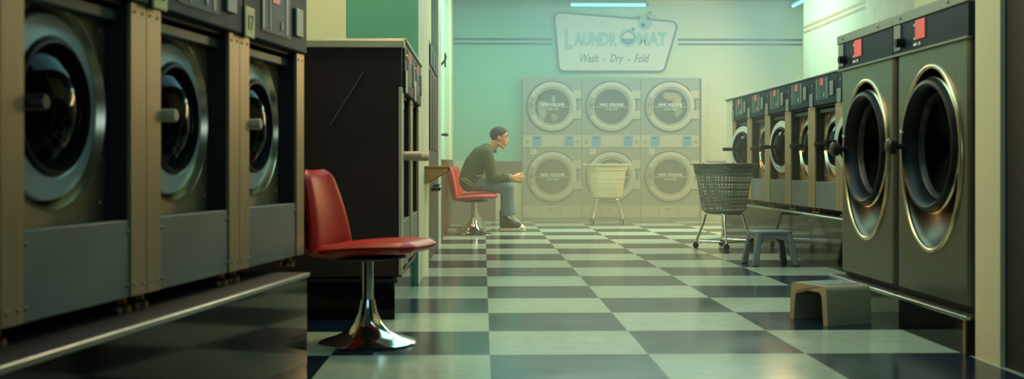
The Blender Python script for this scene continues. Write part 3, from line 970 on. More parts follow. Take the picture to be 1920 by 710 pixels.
# ------------------------------------------------------------------ pedestal chairs
def build_chair(label):
    t = empty('pedestal_chair')
    tag(t, label, 'chair')
    # faces +x. trumpet base
    MB().lathe([(0.0, 0.0), (0.198, 0.0), (0.20, 0.006), (0.19, 0.012), (0.14, 0.026), (0.09, 0.050), (0.058, 0.085), (0.038, 0.13), (0.029, 0.18)],
               (0, 0, 0), 'z', 56).build('pedestal_base', M['chrome'], t, smooth=True)
    MB().tube([(0, 0, 0.175), (0, 0, 0.345)], 0.0235, 20).build('column', M['chrome'], t, smooth=True)
    MB().lathe([(0.0, 0.335), (0.06, 0.338), (0.16, 0.352), (0.16, 0.358), (0.0, 0.358)], (0, 0, 0), 'z', 28).build('mounting_plate', M['dark_case'], t, smooth=True)
    # seat: superellipse outline, dished, thick; local grid
    def slab(name, frame, outline, thick, dish, m, lip=0.0):
        """frame(u,v,h) -> xyz; outline(v) half widths along u"""
        nu, nv = 16, 20
        vs = []
        for side in (0, 1):
            for j in range(nv + 1):
                v = j / nv
                hw = outline(v)
                for i in range(nu + 1):
                    a = -1 + 2 * i / nu
                    e = min(1.0, (1 - abs(a)) * 2.6)
                    ev = min(1.0, min(v, 1 - v) * 7.0)
                    round_ = math.sqrt(max(0.0, 1 - (1 - e) ** 2)) * math.sqrt(max(0.0, 1 - (1 - ev) ** 2))
                    th = thick * (0.15 + 0.85 * round_)
                    hgt = (th / 2 if side else -th / 2) + dish * (a * a)
                    vs.append(frame(a * hw, v, hgt))
        o_ = (nv + 1) * (nu + 1)
        fs = []
        for side in (0, 1):
            for j in range(nv):
                for i in range(nu):
                    q = side * o_ + j * (nu + 1) + i
                    fs.append((q, q + 1, q + nu + 2, q + nu + 1))
        rim = [i for i in range(nu + 1)] + [(j) * (nu + 1) + nu for j in range(1, nv + 1)] + [nv * (nu + 1) + i for i in range(nu - 1, -1, -1)] + [j * (nu + 1) for j in range(nv - 1, 0, -1)]
        for a_, b_ in zip(rim, rim[1:] + rim[:1]):
            fs.append((a_, b_, b_ + o_, a_ + o_))
        o = MB().add(vs, fs).build(name, m, t, smooth=True)
        sd = o.modifiers.new('sub', 'SUBSURF'); sd.levels = 1; sd.render_levels = 1
        return o
    def so(v): return 0.215 * (0.70 + 0.30 * min(1, math.sin(PI * min(1, 0.16 + v * 0.7)) * 1.02)) * (1 if v < 0.88 else math.sqrt(max(0.2, 1 - ((v - 0.88) / 0.16) ** 2)))
    def sf(u, v, h):
        x = -0.200 + 0.46 * v
        z = 0.374 + 0.028 * math.sin(v * PI * 0.9) * 0.4 + 0.024 * v
        return (x, u, z + h)
    slab('seat', sf, so, 0.052, 0.003, M['red_vinyl'])
    def bo(v): return (0.205 - 0.075 * v) * (1 if v < 0.88 else math.sqrt(max(0.25, 1 - ((v - 0.88) / 0.16) ** 2)))
    def bf(u, v, h):
        ang = math.radians(13)
        zz = 0.345 * v
        x = -0.180 - zz * math.sin(ang) + 0.012 * math.sin(v * PI)
        return (x + h * math.cos(ang), u, 0.375 + zz * math.cos(ang) + h * math.sin(ang))
    slab('backrest', bf, bo, 0.062, 0.022, M['red_vinyl'])
    # dark shell under the bend of seat and back
    sh = MB()
    prof = [(-0.278, 0.68), (-0.238, 0.50), (-0.218, 0.41), (-0.200, 0.368), (-0.15, 0.350), (-0.05, 0.350), (0.06, 0.362), (0.16, 0.385)]
    wid = [0.12, 0.175, 0.20, 0.205, 0.205, 0.20, 0.185, 0.155]
    vs, fs = [], []
    for (x, z), w_ in zip(prof, wid):
        for i in range(9):
            a = -1 + 2 * i / 8
            e_ = abs(a) ** 3
            vs.append((x + (0.026 * e_ if z > 0.39 and x < -0.2 else 0.0), a * w_, z + (0.032 * e_ if x > -0.21 else 0.0)))
    for j in range(len(prof) - 1):
        for i in range(8):
            q = j * 9 + i
            fs.append((q, q + 1, q + 10, q + 9))
    o = sh.add(vs, fs).build('shell', M['red_shell'], t, smooth=True)
    sd = o.modifiers.new('solid', 'SOLIDIFY'); sd.thickness = 0.014; sd.offset = 0
    sd = o.modifiers.new('sub', 'SUBSURF'); sd.levels = 1; sd.render_levels = 2
    return t
ch0 = build_chair('red vinyl pedestal chair with chrome trumpet base, alone in the left foreground')
ch0.location = (-0.476, 4.63, 0)
ch0.rotation_euler = (0, 0, -math.radians(17))
CX = -0.105
rear_labels = ['red pedestal chair in front of the seated man, first of the wall row',
               'red pedestal chair the man sits on, second in the row along the left wall',
               'red pedestal chair in the wall row just behind the seated man',
               'red pedestal chair, second behind the seated man in the wall row',
               'red pedestal chair at the end of the wall row, closest to the back wall']
for i, y in enumerate((11.9, 12.56, 13.2, 13.86, 14.5)):
    dup(ch0, (CX, y, 0), -math.radians(6 if i == 0 else 0), rear_labels[i], 'red chairs along the left wall')

# ------------------------------------------------------------------ laundry carts
def build_cart(label, m, loc, rz, cover=False):
    t = empty('laundry_cart', loc, rz)
    tag(t, label, 'laundry cart')
    n = 132
    def ring(z, hx, hy, r):
        pts = rounded([(hx, -hy), (hx, hy), (-hx, hy), (-hx, -hy)], r, 9)
        # resample evenly
        P = [Vector(p) for p in pts]; P.append(P[0])
        L_ = [0]
        for a, b_ in zip(P, P[1:]): L_.append(L_[-1] + (b_ - a).length)
        outp = []
        k = 0
        for i in range(n):
            s = L_[-1] * i / n
            while L_[k + 1] < s: k += 1
            f_ = (s - L_[k]) / max(1e-9, L_[k + 1] - L_[k])
            q = P[k].lerp(P[k + 1], f_)
            outp.append((q.x, q.y, z))
        return outp
    rows = [0.31, 0.335]
    z = 0.345
    pat = ['s', 's']
    # alternating bands of holes and solid ribs up the wall
    for blk in range(6):
        for k in range(2):
            rows.append(z + 0.014); rows.append(z + 0.023); z += 0.025
            pat += ['h', 's']
        z += 0.012
        rows.append(z); pat.append('s')
    rows = rows + [0.66, 0.70, 0.74]
    pat = pat + ['s', 's', 's']
    vs, fs = [], []
    for j, zz in enumerate(rows):
        f_ = (zz - 0.31) / 0.43
        k = 1.0 if zz < 0.665 else 1.04
        hx, hy = (0.19 + 0.055 * f_) * k, (0.15 + 0.045 * f_) * k
        if j == 0: hx -= 0.025; hy -= 0.025
        vs += ring(zz, hx, hy, 0.11)
    for j in range(len(rows) - 1):
        hole = pat[j + 1] == 'h' if j + 1 < len(pat) else False
        for i in range(n):
            if hole and i % 3: continue
            fs.append((j * n + i, j * n + (i + 1) % n, (j + 1) * n + (i + 1) % n, (j + 1) * n + i))
    fs.append(tuple(range(n - 1, -1, -1)))
    o = MB().add(vs, fs).build('basket', m, t, recalc=False)
    sd = o.modifiers.new('solid', 'SOLIDIFY'); sd.thickness = 0.004; sd.offset = -1
    rp = ring(0.742, 0.268, 0.215, 0.11)
    MB().tube(rp, 0.007, 8, closed=True).build('rim', m, t, smooth=True)
    mb = MB()
    mb.tube([(-0.30, 0, 0.745), (0.30, 0, 0.745)], 0.006, 8)
    mb.build('crossbar', M['chrome'], t, smooth=True)
    fr = MB().tube(ring(0.302, 0.15, 0.11, 0.05), 0.009, 8, closed=True).build('support_ring', M['chrome'], t, smooth=True)
    for sx in (-1, 1):
        for sy in (-1, 1):
            MB().tube([(sx * 0.135, sy * 0.10, 0.30), (sx * 0.15, sy * 0.112, 0.22), (sx * 0.18, sy * 0.15, 0.10), (sx * 0.19, sy * 0.165, 0.052)], 0.0105, 10).build('leg', M['chrome'], t, smooth=True)
            c_ = MB()
            c_.tube([(sx * 0.19 - 0.01, sy * 0.165, 0.025), (sx * 0.19 + 0.01, sy * 0.165, 0.025)], 0.025, 16)
            c_.tube([(sx * 0.19, sy * 0.165, 0.03), (sx * 0.19, sy * 0.165, 0.056)], 0.012, 8)
            c_.build('caster', M['rubber'], t, smooth=True)
    for sy in (-1, 1):
        MB().tube([(-0.187, sy * 0.162, 0.065), (0.187, sy * 0.162, 0.065)], 0.006, 8).build('stretcher', M['chrome'], t, smooth=True)
    for sx in (-1, 1):
        MB().tube([(sx * 0.187, -0.162, 0.065), (sx * 0.187, 0.162, 0.065)], 0.006, 8).build('stretcher', M['chrome'], t, smooth=True)
    return t
build_cart('cream perforated plastic laundry cart on chrome legs, in front of dryer 28', M['basket_white'], (1.575, 14.25, 0), 0)
build_cart('grey-green perforated laundry cart on thin wheeled legs, beside the right washer row', M['basket_grey'], (2.13, 9.86, 0), math.radians(42))

# ------------------------------------------------------------------ stools
def stool_arch(label, loc, rz):
    t = empty('step_stool', loc, rz)
    tag(t, label, 'stool')
    # arch profile in (x,z) extruded along y (open ends at y=0 and y=L)
    w_, h_, th, Ln = 0.26, 0.178, 0.03, 0.25
    outer = rounded([(-w_ / 2 - 0.012, 0), (w_ / 2 + 0.012, 0), (w_ / 2, h_), (-w_ / 2, h_)], [0, 0, 0.03, 0.03], 5)
    inner = rounded([(-w_ / 2 - 0.010 + th, 0), (-w_ / 2 + th + 0.004, h_ - th), (w_ / 2 - th - 0.004, h_ - th), (w_ / 2 + 0.010 - th, 0)], [0, 0.03, 0.03, 0], 5)
    # one closed outline: up the outside, then back along the inside
    i0 = outer
    left0 = [p for p in outer]
    path = left0[1:] + [left0[0]]
    path = [left0[1]] + left0[2:] + [left0[0]]       # from right foot over the top to left foot
    poly = path + inner
    mb = MB()
    n_ = len(poly)
    vs = [(p[0], 0, p[1]) for p in poly] + [(p[0], Ln, p[1]) for p in poly]
    fs = [(i, (i + 1) % n_, n_ + (i + 1) % n_, n_ + i) for i in range(n_)]
    mb.add(vs, fs)
    me_o = mb.build('shell', M['stool_cream'], t)
    bm = bmesh.new(); bm.from_mesh(me_o.data); bm.verts.ensure_lookup_table()
    for off in (0, n_):
        bm.edges.ensure_lookup_table()
        f_ = bm.faces.new([bm.verts[off + i] for i in range(n_)])
        bmesh.ops.triangulate(bm, faces=[f_])
    bmesh.ops.recalc_face_normals(bm, faces=bm.faces)
    bm.to_mesh(me_o.data); bm.free()
    B(-w_ / 2 + 0.04, w_ / 2 - 0.04, 0.03, Ln - 0.03, h_, h_ + 0.003).build('tread_mat', M['stool_grey'], t, bevel=0.001)
    return t
# open end faces left, long side faces the camera
stool_arch('low cream arch-shaped step stool in front of the large machines at right', (1.515, 5.185, 0), math.radians(-69))

t = empty('step_stool', (2.115, 8.22, 0), math.radians(4))
tag(t, 'four-legged grey plastic stool with splayed legs, beside the right washer row', 'stool')
top = rounded([(-0.135, -0.12), (0.135, -0.12), (0.135, 0.12), (-0.135, 0.12)], 0.03, 5)
MB().prism(top, 0.225, 0.25, 'z').build('seat', M['stool_grey'], t, bevel=0.006)
for sx in (-1, 1):
    for sy in (-1, 1):
        tp = Vector((sx * 0.112, sy * 0.098, 0.235)); bt = Vector((sx * 0.152, sy * 0.135, 0))
        vs = []
        for c_, hw in ((tp, 0.020), (bt, 0.022)):
            vs += [c_ + Vector((hw * a, hw * b_, 0)) for a, b_ in ((-1, -1), (1, -1), (1, 1), (-1, 1))]
        MB().add(vs, [(0, 1, 2, 3), (4, 7, 6, 5), (0, 4, 5, 1), (1, 5, 6, 2), (2, 6, 7, 3), (3, 7, 4, 0)]).build('leg', M['stool_grey'], t, bevel=0.006)
for sy in (-1, 1):
    # arched apron between the legs
    N_ = 14
    pts = [(-0.125, 0.23)] + [(-0.125 + 0.25 * i / N_, 0.115 + 0.08 * math.sin(PI * i / N_) ** 0.45) for i in range(N_ + 1)] + [(0.125, 0.23)]
    MB().prism(pts, sy * 0.112 - 0.004, sy * 0.112 + 0.004, 'y').build('apron', M['stool_grey'], t)
for sx in (-1, 1):
    pts = [(-0.11, 0.23)] + [(-0.11 + 0.22 * i / N_, 0.115 + 0.08 * math.sin(PI * i / N_) ** 0.45) for i in range(N_ + 1)] + [(0.11, 0.23)]
    MB().prism(pts, sx * 0.127 - 0.004, sx * 0.127 + 0.004, 'x').build('apron', M['stool_grey'], t)

# ------------------------------------------------------------------ left aisle wall fittings
t = empty('folding_shelf', (XA, 7.55, 0))
tag(t, 'small wooden wall shelf with wedge-shaped side on the painted brick pier', 'shelf')
MB().prism([(0.0, 0.60), (0.0, 0.715), (0.155, 0.715), (0.155, 0.69)], 0.0, 0.02, 'y').build('side', M['wood'], t, bevel=0.002)
MB().prism([(0.0, 0.60), (0.0, 0.715), (0.155, 0.715), (0.155, 0.69)], 0.48, 0.50, 'y').build('side', M['wood'], t, bevel=0.002)
B(0.0, 0.165, -0.01, 0.51, 0.715, 0.727).build('top_board', M['wood'], t, bevel=0.002)

t = empty('vending_machine', (XA - 0.055, 8.32, 0))
tag(t, 'dark brown vending machine recessed in the left aisle wall beyond the brick pier', 'vending machine')
B(0.0, 0.045, 0.0, 1.45, 0.0, 1.68).build('cabinet', M['machine_brown'], t, bevel=0.005)
for y in (0.1, 0.55, 1.0):
    B(0.045, 0.052, y, y + 0.36, 0.85, 1.45).build('door', M['dark_case'], t, bevel=0.003)
    B(0.045, 0.055, y, y + 0.36, 1.49, 1.64).build('display_panel', M['fascia_teal'], t, bevel=0.003)
hb = MB().tube([(0.045, 0.5, 0.545), (0.10, 0.5, 0.545), (0.10, 0.9, 0.56), (0.045, 0.9, 0.56)], 0.016, 10)
hb.build('handle', M['handle_dark'], t, smooth=True)
MB().ball((0.05, 0.45, 0.67), (0.014, 0.03, 0.03), 12, 8).build('button', M['red_paint'], t, smooth=True)

t = empty('wall_bracket', (XA - 0.06, 11.6, 1.70))
tag(t, 'dark angled wall bracket on the cream pilaster near the back left corner', 'bracket')
B(0.0, 0.012, -0.03, 0.03, -0.05, 0.18).build('back_plate', M['lintel'], t)
MB().tube([(0.006, 0, 0.06), (0.06, -0.1, 0.10), (0.075, -0.2, 0.14)], 0.012, 8).build('arm', M['lintel'], t, smooth=True)
B(0.06, 0.075, -0.23, -0.17, 0.03, 0.17).build('mount_plate', M['lintel'], t)
t = empty('door_knob', (XA - 0.057, 11.3, 1.04))
tag(t, 'black oval knob sticking out of the left aisle wall behind the man', 'knob')
MB().tube([(0.001, 0, 0), (0.06, 0, 0)], 0.01, 10).build('stem', M['rubber'], t, smooth=True)
MB().ball((0.075, 0, 0), (0.03, 0.05, 0.018), 14, 8).build('grip', M['rubber'], t, smooth=True)

#PERSON-BEGIN
# ------------------------------------------------------------------ the seated man
YM = 12.56
def skin_union(mb, name, m, parent, vox, smooth_it=3, fac=0.5):
    o = mb.build(name + '_raw', m)
    r = o.modifiers.new('remesh', 'REMESH')
    r.mode = 'VOXEL'
    r.voxel_size = vox
    s_ = o.modifiers.new('smooth', 'SMOOTH')
    s_.iterations = smooth_it
    s_.factor = fac
    dg = bpy.context.evaluated_depsgraph_get()
    me = bpy.data.meshes.new_from_object(o.evaluated_get(dg))
    me.name = name
    raw = o.data
    bpy.data.objects.remove(o)
    bpy.data.meshes.remove(raw)
    for p in me.polygons: p.use_smooth = True
    if not me.materials: me.materials.append(m)
    q = bpy.data.objects.new(name, me)
    col.objects.link(q)
    q.parent = parent
    return q
man = empty('person', (0, YM, 0))
tag(man, 'man in dark green jacket and flared jeans sitting forward on a red chair, hands clasped', 'person')
HC = Vector((0.185, 0.0, 1.045))
HR = Matrix.Rotation(math.radians(6), 3, 'Y')      # head tipped slightly down
def hp(x, y, z): return HC + HR @ Vector((x, y, z))
bd = MB()
bd.ball(hp(-0.012, 0, 0.030), (0.097, 0.074, 0.086), 24, 16, HR)
bd.ball(hp(0.030, 0, -0.028), (0.058, 0.057, 0.082), 20, 14, HR)
for s in (-1, 1):
    bd.cone(hp(-0.005, 0.045 * s, -0.070), hp(0.050, 0.012 * s, -0.104), 0.022, 0.018)
    bd.cone(hp(0.074, 0.012 * s, 0.022), hp(0.056, 0.045 * s, 0.018), 0.013, 0.012)      # brow
    bd.ball(hp(0.055, 0.040 * s, -0.025), (0.022, 0.018, 0.018), 12, 8)                   # cheekbone
    bd.ball(hp(0.090, 0.010 * s, -0.042), (0.010, 0.009, 0.008), 10, 8)                   # nostril
    bd.ball(hp(-0.010, 0.074 * s, -0.012), (0.017, 0.009, 0.031), 14, 10)                 # ear
    bd.ball(hp(-0.004, 0.079 * s, -0.010), (0.020, 0.005, 0.026), 12, 8)
bd.cone(hp(0.048, 0, -0.075), hp(0.057, 0, -0.108), 0.028, 0.020)                         # chin
bd.cone(hp(0.078, 0, 0.008), hp(0.103, 0, -0.036), 0.009, 0.011)                          # nose
bd.cone(hp(0.080, -0.014, -0.066), hp(0.080, 0.014, -0.066), 0.010, 0.010, 10)            # lips
bd.cone(hp(0.078, -0.012, -0.080), hp(0.078, 0.012, -0.080), 0.010, 0.010, 10)
bd.cone(hp(-0.030, 0, -0.055), (0.055, 0, 0.885), 0.053, 0.060)                           # neck
# trunk and limbs under the clothes
spine = [(0.03, 0.88, 0.085), (-0.05, 0.78, 0.10), (-0.11, 0.66, 0.095), (-0.15, 0.53, 0.095)]
for a, b_ in zip(spine, spine[1:]):
    for y in (-0.07, 0.07):
        bd.cone((a[0], y, a[1]), (b_[0], y, b_[1]), a[2], b_[2])
sh_, el_, wr_ = (0.035, 0.175, 0.865), (0.088, 0.215, 0.60), (0.315, 0.105, 0.588)
hipj, knee, ank = (-0.15, 0.095, 0.51), (0.290, 0.115, 0.487), (0.228, 0.112, 0.10)
for s in (-1, 1):
    f = lambda p: (p[0], p[1] * s, p[2])
    bd.cone((0.03, 0.06 * s, 0.88), f(sh_), 0.055, 0.05)
    bd.cone(f(sh_), f(el_), 0.046, 0.036)
    bd.cone(f(el_), f(wr_), 0.038, 0.024)
    bd.cone(f(hipj), f(knee), 0.07, 0.05)
    bd.cone(f(knee), f((0.262, 0.113, 0.30)), 0.048, 0.046)
    bd.cone(f((0.262, 0.113, 0.30)), f(ank), 0.046, 0.034)
    bd.cone(f(ank), f((0.38, 0.112, 0.05)), 0.034, 0.024)
    # hand: palm, knuckles, four fingers folded over the other hand, thumb on top
    zo = 0.004 if s < 0 else -0.006
    wr = Vector(f(wr_))
    for k in range(4):
        zz = 0.616 - 0.0205 * k + zo
        kn = Vector((0.412 - 0.006 * abs(k - 1.2), 0.048 * s, zz))
        bd.cone(wr + Vector((0.012, -0.008 * s, (zz - 0.585) * 0.55)), kn, 0.017, 0.0125, 10)
        ln = (0.036, 0.041, 0.037, 0.029)[k]
        m1 = kn + Vector((ln, -0.016 * s, -0.004))
        m2 = m1 + Vector((0.006 if s < 0 else -0.004, -0.026 * s, -0.006))
        m3 = m2 + Vector((-0.016, -0.014 * s, -0.003))
        bd.cone(kn, m1, 0.0105, 0.0092, 10)
        bd.cone(m1, m2, 0.0092, 0.0086, 10)
        bd.cone(m2, m3, 0.0086, 0.0076, 10)
    t0 = wr + Vector((0.03, -0.018 * s, 0.016))
    t1 = Vector((0.392, 0.040 * s, 0.632 + zo))
    t2 = Vector((0.424, 0.022 * s, 0.640 + zo * 1.5))
    t3 = Vector((0.446, 0.006 * s, 0.634 + zo * 2))
    bd.cone(t0, t1, 0.018, 0.0125, 10); bd.cone(t1, t2, 0.0122, 0.0105, 10); bd.cone(t2, t3, 0.0105, 0.0085, 10)
skin_union(bd, 'body', M['skin'], man, 0.0042, 2, 0.4)
for s in (-1, 1):
    MB().ball(hp(0.074, 0.030 * s, -0.002), (0.011, 0.012, 0.008), 14, 10).build('eye', M['eye'], man, smooth=True)
    MB().tube([hp(0.089, 0.012 * s, 0.028), hp(0.083, 0.034 * s, 0.032), hp(0.066, 0.052 * s, 0.026)], [0.004, 0.005, 0.003], 8).build('eyebrow', M['hair'], man, smooth=True)
MB().tube([hp(0.086, 0.020, -0.0735), hp(0.0915, 0, -0.0725), hp(0.086, -0.020, -0.0735)], [0.002, 0.0035, 0.002], 8).build('mouth', M['lips'], man, smooth=True)
# hair: a close cap with a hairline
hm = MB()
hm.ball((0, 0, 0), (1, 1, 1), 40, 28)
hv, hf = [], []
for v in hm.v:
    v = Vector(v)
    hv.append(Vector((v.x * 0.1005 - 0.012, v.y * 0.077, v.z * 0.0895 + 0.030)))
def hairy(p):
    if p.x < -0.030: lim = -0.060
    elif p.x < -0.002: lim = 0.016
    elif p.x < 0.018: lim = -0.030
    else: lim = 0.020 + (p.x - 0.018) * 0.95
    return p.z > lim
keep = [q for q in hm.f if hairy(sum((hv[i] for i in q), Vector()) / len(q))]
used = sorted({i for q in keep for i in q})
ix = {i: k for k, i in enumerate(used)}
ho = MB().add([hp(*hv[i]) for i in used], [tuple(ix[i] for i in q) for q in keep]).build('hair', M['hair'], man, smooth=True)
sd = ho.modifiers.new('solid', 'SOLIDIFY'); sd.thickness = 0.008; sd.offset = -0.4
# jacket
jk = MB()
tor = [(0.030, 0.885, 0.092, 0.085), (-0.025, 0.83, 0.118, 0.080), (-0.085, 0.74, 0.128, 0.072), (-0.125, 0.64, 0.128, 0.068), (-0.150, 0.556, 0.122, 0.075)]
for a, b_ in zip(tor, tor[1:]):
    for k in (-1, 0, 1):
        jk.cone((a[0], a[3] * k, a[1]), (b_[0], b_[3] * k, b_[1]), a[2], b_[2], 18)
for s in (-1, 1):
    f = lambda p: (p[0], p[1] * s, p[2])
    jk.cone((0.03, 0.06 * s, 0.89), f((0.036, 0.165, 0.868)), 0.085, 0.074, 16)
    jk.cone(f((0.036, 0.168, 0.866)), f((0.075, 0.205, 0.72)), 0.074, 0.066, 16)
    jk.cone(f((0.075, 0.205, 0.72)), f((0.090, 0.215, 0.605)), 0.066, 0.062, 16)
    jk.cone(f((0.090, 0.215, 0.605)), f((0.19, 0.168, 0.592)), 0.061, 0.054, 16)
    jk.cone(f((0.19, 0.168, 0.592)), f((0.268, 0.128, 0.589)), 0.054, 0.046, 16)
    # sleeve folds
    for k, (z, r) in enumerate(((0.79, 0.010), (0.735, 0.012), (0.68, 0.012), (0.635, 0.011))):
        jk.tube([(0.045 + 0.1 * (0.866 - z), (0.14 + 0.01 * k) * s, z + 0.03), (0.12 - 0.1 * (z - 0.7), 0.225 * s, z), (0.135 + 0.05 * (0.79 - z), 0.185 * s, z - 0.02)], r, 8)
    for x in (0.14, 0.18, 0.225):
        jk.tube([(x, 0.20 * s, 0.64), (x + 0.015, (0.245 - 0.55 * (x - 0.09)) * s, 0.60), (x + 0.01, (0.235 - 0.55 * (x - 0.09)) * s, 0.56)], 0.010, 8)
jo = skin_union(jk, 'jacket', M['jacket'], man, 0.009, 4, 0.5)
cl = MB()
nb = Vector((0.078, 0, 0.925)); na = Vector((0.55, 0, 0.83)).normalized(); nside = Vector((0, 1, 0)); nup = na.cross(nside)
cl.tube([tuple(nb + nside * 0.070 * math.cos(2 * PI * i / 28) + nup * 0.075 * math.sin(2 * PI * i / 28)) for i in range(28)], 0.014, 10, closed=True)
cl.build('collar', M['knit'], jo, smooth=True)
MB().tube([tuple(nb + na * 0.012 + nside * 0.066 * math.cos(2 * PI * i / 28) + nup * 0.071 * math.sin(2 * PI * i / 28)) for i in range(28)], 0.006, 8, closed=True).build('collar_stripe', M['knit_pale'], jo, smooth=True)
# ribbed hem round the hips, higher at the back
hc_, hu = Vector((-0.150, 0, 0.536)), Vector((0.83, 0, -0.56)).normalized()
hn = Vector((0, 1, 0)).cross(hu)
def hemring(d, k=1.0):
    return [tuple(hc_ + hn * d + hu * 0.134 * k * math.cos(2 * PI * i / 44) + Vector((0, 1, 0)) * 0.208 * k * math.sin(2 * PI * i / 44)) for i in range(44)]
bl = MB()
rings = [hemring(-0.03, 0.99), hemring(-0.025, 1.02), hemring(0.025, 1.03), hemring(0.03, 1.0)]
if hn.z < 0: pass
vs = [p for r in rings for p in r]
fs = []
for j in range(3):
    for i in range(44):
        fs.append((j * 44 + i, j * 44 + (i + 1) % 44, (j + 1) * 44 + (i + 1) % 44, (j + 1) * 44 + i))
bl.add(vs, fs).build('hem_band', M['knit'], jo, smooth=True)
for d in (-0.012, 0.014):
    MB().tube(hemring(d, 1.035), 0.0045, 8, closed=True).build('hem_stripe', M['knit_pale'], jo, smooth=True)
for s in (-1, 1):
    a = Vector((0.262, 0.131 * s, 0.589)); b_ = Vector((0.320, 0.103 * s, 0.588))
    MB().tube([a, a.lerp(b_, 0.1), a.lerp(b_, 0.9), b_], [0.036, 0.043, 0.039, 0.033], 20).build('cuff', M['knit'], jo, smooth=True)
    for t_ in (0.35, 0.7):
        MB().tube([a.lerp(b_, t_ - 0.08), a.lerp(b_, t_ + 0.08)], 0.0435, 20).build('cuff_stripe', M['knit_pale'], jo, smooth=True)
    # slanted pocket welt
    MB().tube([(-0.075, 0.197 * s, 0.613), (-0.03, 0.203 * s, 0.618), (0.015, 0.185 * s, 0.606)], 0.0055, 8).build('pocket_welt', M['knit_pale'], jo, smooth=True)
# jeans
jn = MB()
for s in (-1, 1):
    f = lambda p: (p[0], p[1] * s, p[2])
    jn.cone((-0.165, 0.075 * s, 0.532), f((-0.05, 0.105, 0.517)), 0.084, 0.078, 18)
    jn.cone(f((-0.05, 0.105, 0.519)), f((0.15, 0.115, 0.508)), 0.078, 0.076, 18)
    jn.cone(f((0.15, 0.115, 0.502)), f((0.272, 0.116, 0.482)), 0.080, 0.077, 18)
    jn.tube([f((0.270, 0.116, 0.485)), f((0.268, 0.115, 0.38)), f((0.272, 0.114, 0.29)), f((0.281, 0.112, 0.178))], [0.076, 0.074, 0.077, 0.088], 22)
    for z, r in ((0.41, 0.010), (0.36, 0.009), (0.25, 0.008)):
        jn.tube([f((0.205, 0.150, z + 0.03)), f((0.275, 0.184, z)), f((0.325, 0.160, z - 0.01))], r, 8)
jn.cone((-0.15, -0.06, 0.545), (-0.15, 0.06, 0.545), 0.085, 0.085, 16)
skin_union(jn, 'jeans', M['denim'], man, 0.0085, 3, 0.5)
# canvas high-top shoes
for s in (-1, 1):
    y0 = 0.112 * s
    up = MB()
    up.cone((0.228, y0, 0.20), (0.232, y0, 0.10), 0.046, 0.046, 16)
    up.cone((0.225, y0, 0.07), (0.235, y0, 0.12), 0.042, 0.048, 16)
    up.cone((0.232, y0, 0.12), (0.33, y0 + 0.004 * s, 0.068), 0.044, 0.038, 16)
    up.cone((0.225, y0, 0.062), (0.40, y0 + 0.008 * s, 0.052), 0.036, 0.034, 16)
    so_ = skin_union(up, 'shoe', M['canvas'], man, 0.007, 3, 0.5)
    outl = [(0.182, -0.022), (0.178, 0.0), (0.182, 0.022), (0.205, 0.037), (0.26, 0.038), (0.33, 0.044), (0.40, 0.047), (0.445, 0.038), (0.468, 0.018), (0.472, -0.004), (0.455, -0.030), (0.41, -0.043), (0.33, -0.038), (0.26, -0.036), (0.205, -0.036)]
    MB().prism([(p[0], y0 + p[1] * s) for p in outl], 0.0, 0.034, 'z').build('sole', M['sole'], so_, bevel=0.006)
    tc_ = MB()
    tc_.ball((0.420, y0 + 0.006 * s, 0.036), (0.046, 0.040, 0.034), 20, 12)
    tc_.build('toe_cap', M['sole'], so_, smooth=True)
    lc = MB()
    pts = []
    for k in range(7):
        t_ = k / 6
        x = 0.268 + 0.112 * t_; z = 0.166 - 0.070 * t_
        pts.append((x + 0.010, y0 + (0.021 if k % 2 else -0.021), z + 0.008))
        pts.append((x + 0.016, y0 - (0.0 if k % 2 else 0.0), z + 0.014))
    lc.tube(pts, 0.0052, 8)
    lc.build('lace', M['sole'], so_, smooth=True)
    for sy in (-1, 1):
        pass
#PERSON-END

# ------------------------------------------------------------------ haze
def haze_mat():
    m = bpy.data.materials.new('self_glow_haze')
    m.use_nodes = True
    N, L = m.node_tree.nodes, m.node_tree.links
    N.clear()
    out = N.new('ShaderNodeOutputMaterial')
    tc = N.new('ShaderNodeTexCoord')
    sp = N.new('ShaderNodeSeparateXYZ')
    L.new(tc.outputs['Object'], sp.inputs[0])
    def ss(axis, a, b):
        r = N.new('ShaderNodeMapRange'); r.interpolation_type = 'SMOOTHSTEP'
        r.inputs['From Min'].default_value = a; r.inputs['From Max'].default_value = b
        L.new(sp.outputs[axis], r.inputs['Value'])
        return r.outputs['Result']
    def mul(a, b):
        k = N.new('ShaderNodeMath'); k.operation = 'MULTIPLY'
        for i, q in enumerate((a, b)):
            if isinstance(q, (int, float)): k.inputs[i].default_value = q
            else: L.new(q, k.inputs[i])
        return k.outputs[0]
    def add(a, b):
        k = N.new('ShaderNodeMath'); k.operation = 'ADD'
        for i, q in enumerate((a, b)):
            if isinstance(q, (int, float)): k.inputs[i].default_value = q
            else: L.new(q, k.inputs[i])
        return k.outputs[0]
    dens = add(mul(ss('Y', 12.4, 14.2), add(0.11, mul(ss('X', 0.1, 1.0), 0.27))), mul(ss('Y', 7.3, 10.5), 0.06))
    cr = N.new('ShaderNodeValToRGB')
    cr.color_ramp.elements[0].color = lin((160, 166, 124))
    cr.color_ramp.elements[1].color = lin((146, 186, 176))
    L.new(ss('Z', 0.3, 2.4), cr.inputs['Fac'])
    em = N.new('ShaderNodeEmission')  # the volume's own glow stands in for lamp light scattered by the haze
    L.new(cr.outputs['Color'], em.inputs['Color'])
    L.new(mul(dens, HAZE_GLOW), em.inputs['Strength'])
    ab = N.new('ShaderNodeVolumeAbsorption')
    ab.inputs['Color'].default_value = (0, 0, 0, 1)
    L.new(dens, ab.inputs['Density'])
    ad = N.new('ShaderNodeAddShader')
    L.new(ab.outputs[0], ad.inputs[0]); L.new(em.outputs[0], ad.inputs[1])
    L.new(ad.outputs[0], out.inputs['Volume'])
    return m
HAZE_GLOW = 1.12
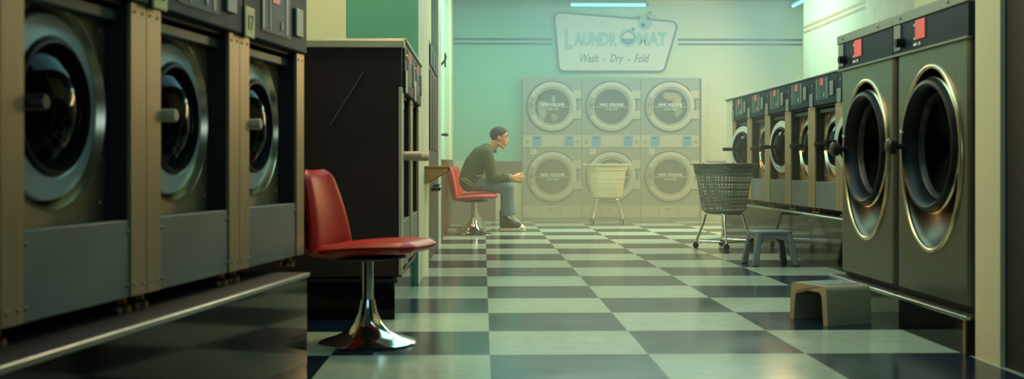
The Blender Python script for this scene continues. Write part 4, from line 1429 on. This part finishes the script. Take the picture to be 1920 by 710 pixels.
hz = MB().prism([(-0.22, 7.03), (XW - 0.05, 7.03), (XW - 0.05, 14.84), (XA - 0.0595, 14.84), (XA - 0.0595, 8.155), (-0.22, 8.155)], -0.05, 2.8, 'z').build('haze', haze_mat())
tag(hz, 'warm green haze glowing by itself in the air before the back wall dryers', 'haze', kind='stuff')

# ------------------------------------------------------------------ lights
def area(name, loc, target, sx, sy, rgb, w):
    l = bpy.data.lights.new(name, 'AREA')
    l.shape = 'RECTANGLE'
    l.size, l.size_y = sx, sy
    l.color = lin(rgb)[:3]
    l.energy = w
    o = bpy.data.objects.new(name, l)
    o.location = loc
    d = Vector(target) - Vector(loc)
    o.rotation_euler = d.to_track_quat('-Z', 'Y').to_euler()
    col.objects.link(o)
    return o
area('ceiling_light', (0.9, 6.0, 2.9), (0.9, 6.0, 0), 1.2, 6.0, (150, 218, 220), 80)
area('ceiling_light', (1.8, 12.9, 2.9), (1.8, 12.9, 0), 3.8, 1.8, (186, 240, 226), 290)
area('sun_window_light', (3.7, 13.0, 2.2), (0.6, 13.2, 0.7), 1.2, 1.2, (255, 206, 130), 170)
area('unseen_warm_lamp', (0.8, 10.2, 2.85), (0.8, 10.2, 0), 0.9, 0.9, (255, 206, 150), 60)
area('unseen_warm_lamp', (-0.25, 5.7, 2.5), (1.9, 4.4, 0.4), 0.5, 0.5, (255, 206, 140), 40)  # unseen lamp, added to warm the column and stools from the left
area('alcove_light', (-0.9, 5.2, 2.9), (-0.8, 6.8, 1.9), 0.8, 0.5, (255, 246, 190), 45)
area('front_window_light', (0.5, -1.3, 1.9), (0.3, 6, 0.8), 2.4, 1.2, (150, 190, 215), 20)

wd = bpy.data.worlds.new('world')
sc.world = wd
wd.use_nodes = True
bg = wd.node_tree.nodes['Background']
bg.inputs['Color'].default_value = lin((120, 170, 190))
bg.inputs['Strength'].default_value = 0.35

sc.view_settings.view_transform = 'Standard'
sc.view_settings.look = 'None'
sc.view_settings.exposure = 0.0
sc.view_settings.gamma = 1.0
sc.cycles.use_denoising = True
sc.cycles.volume_step_rate = 2.0
sc.cycles.max_bounces = 8
sc.cycles.sample_clamp_indirect = 4.0
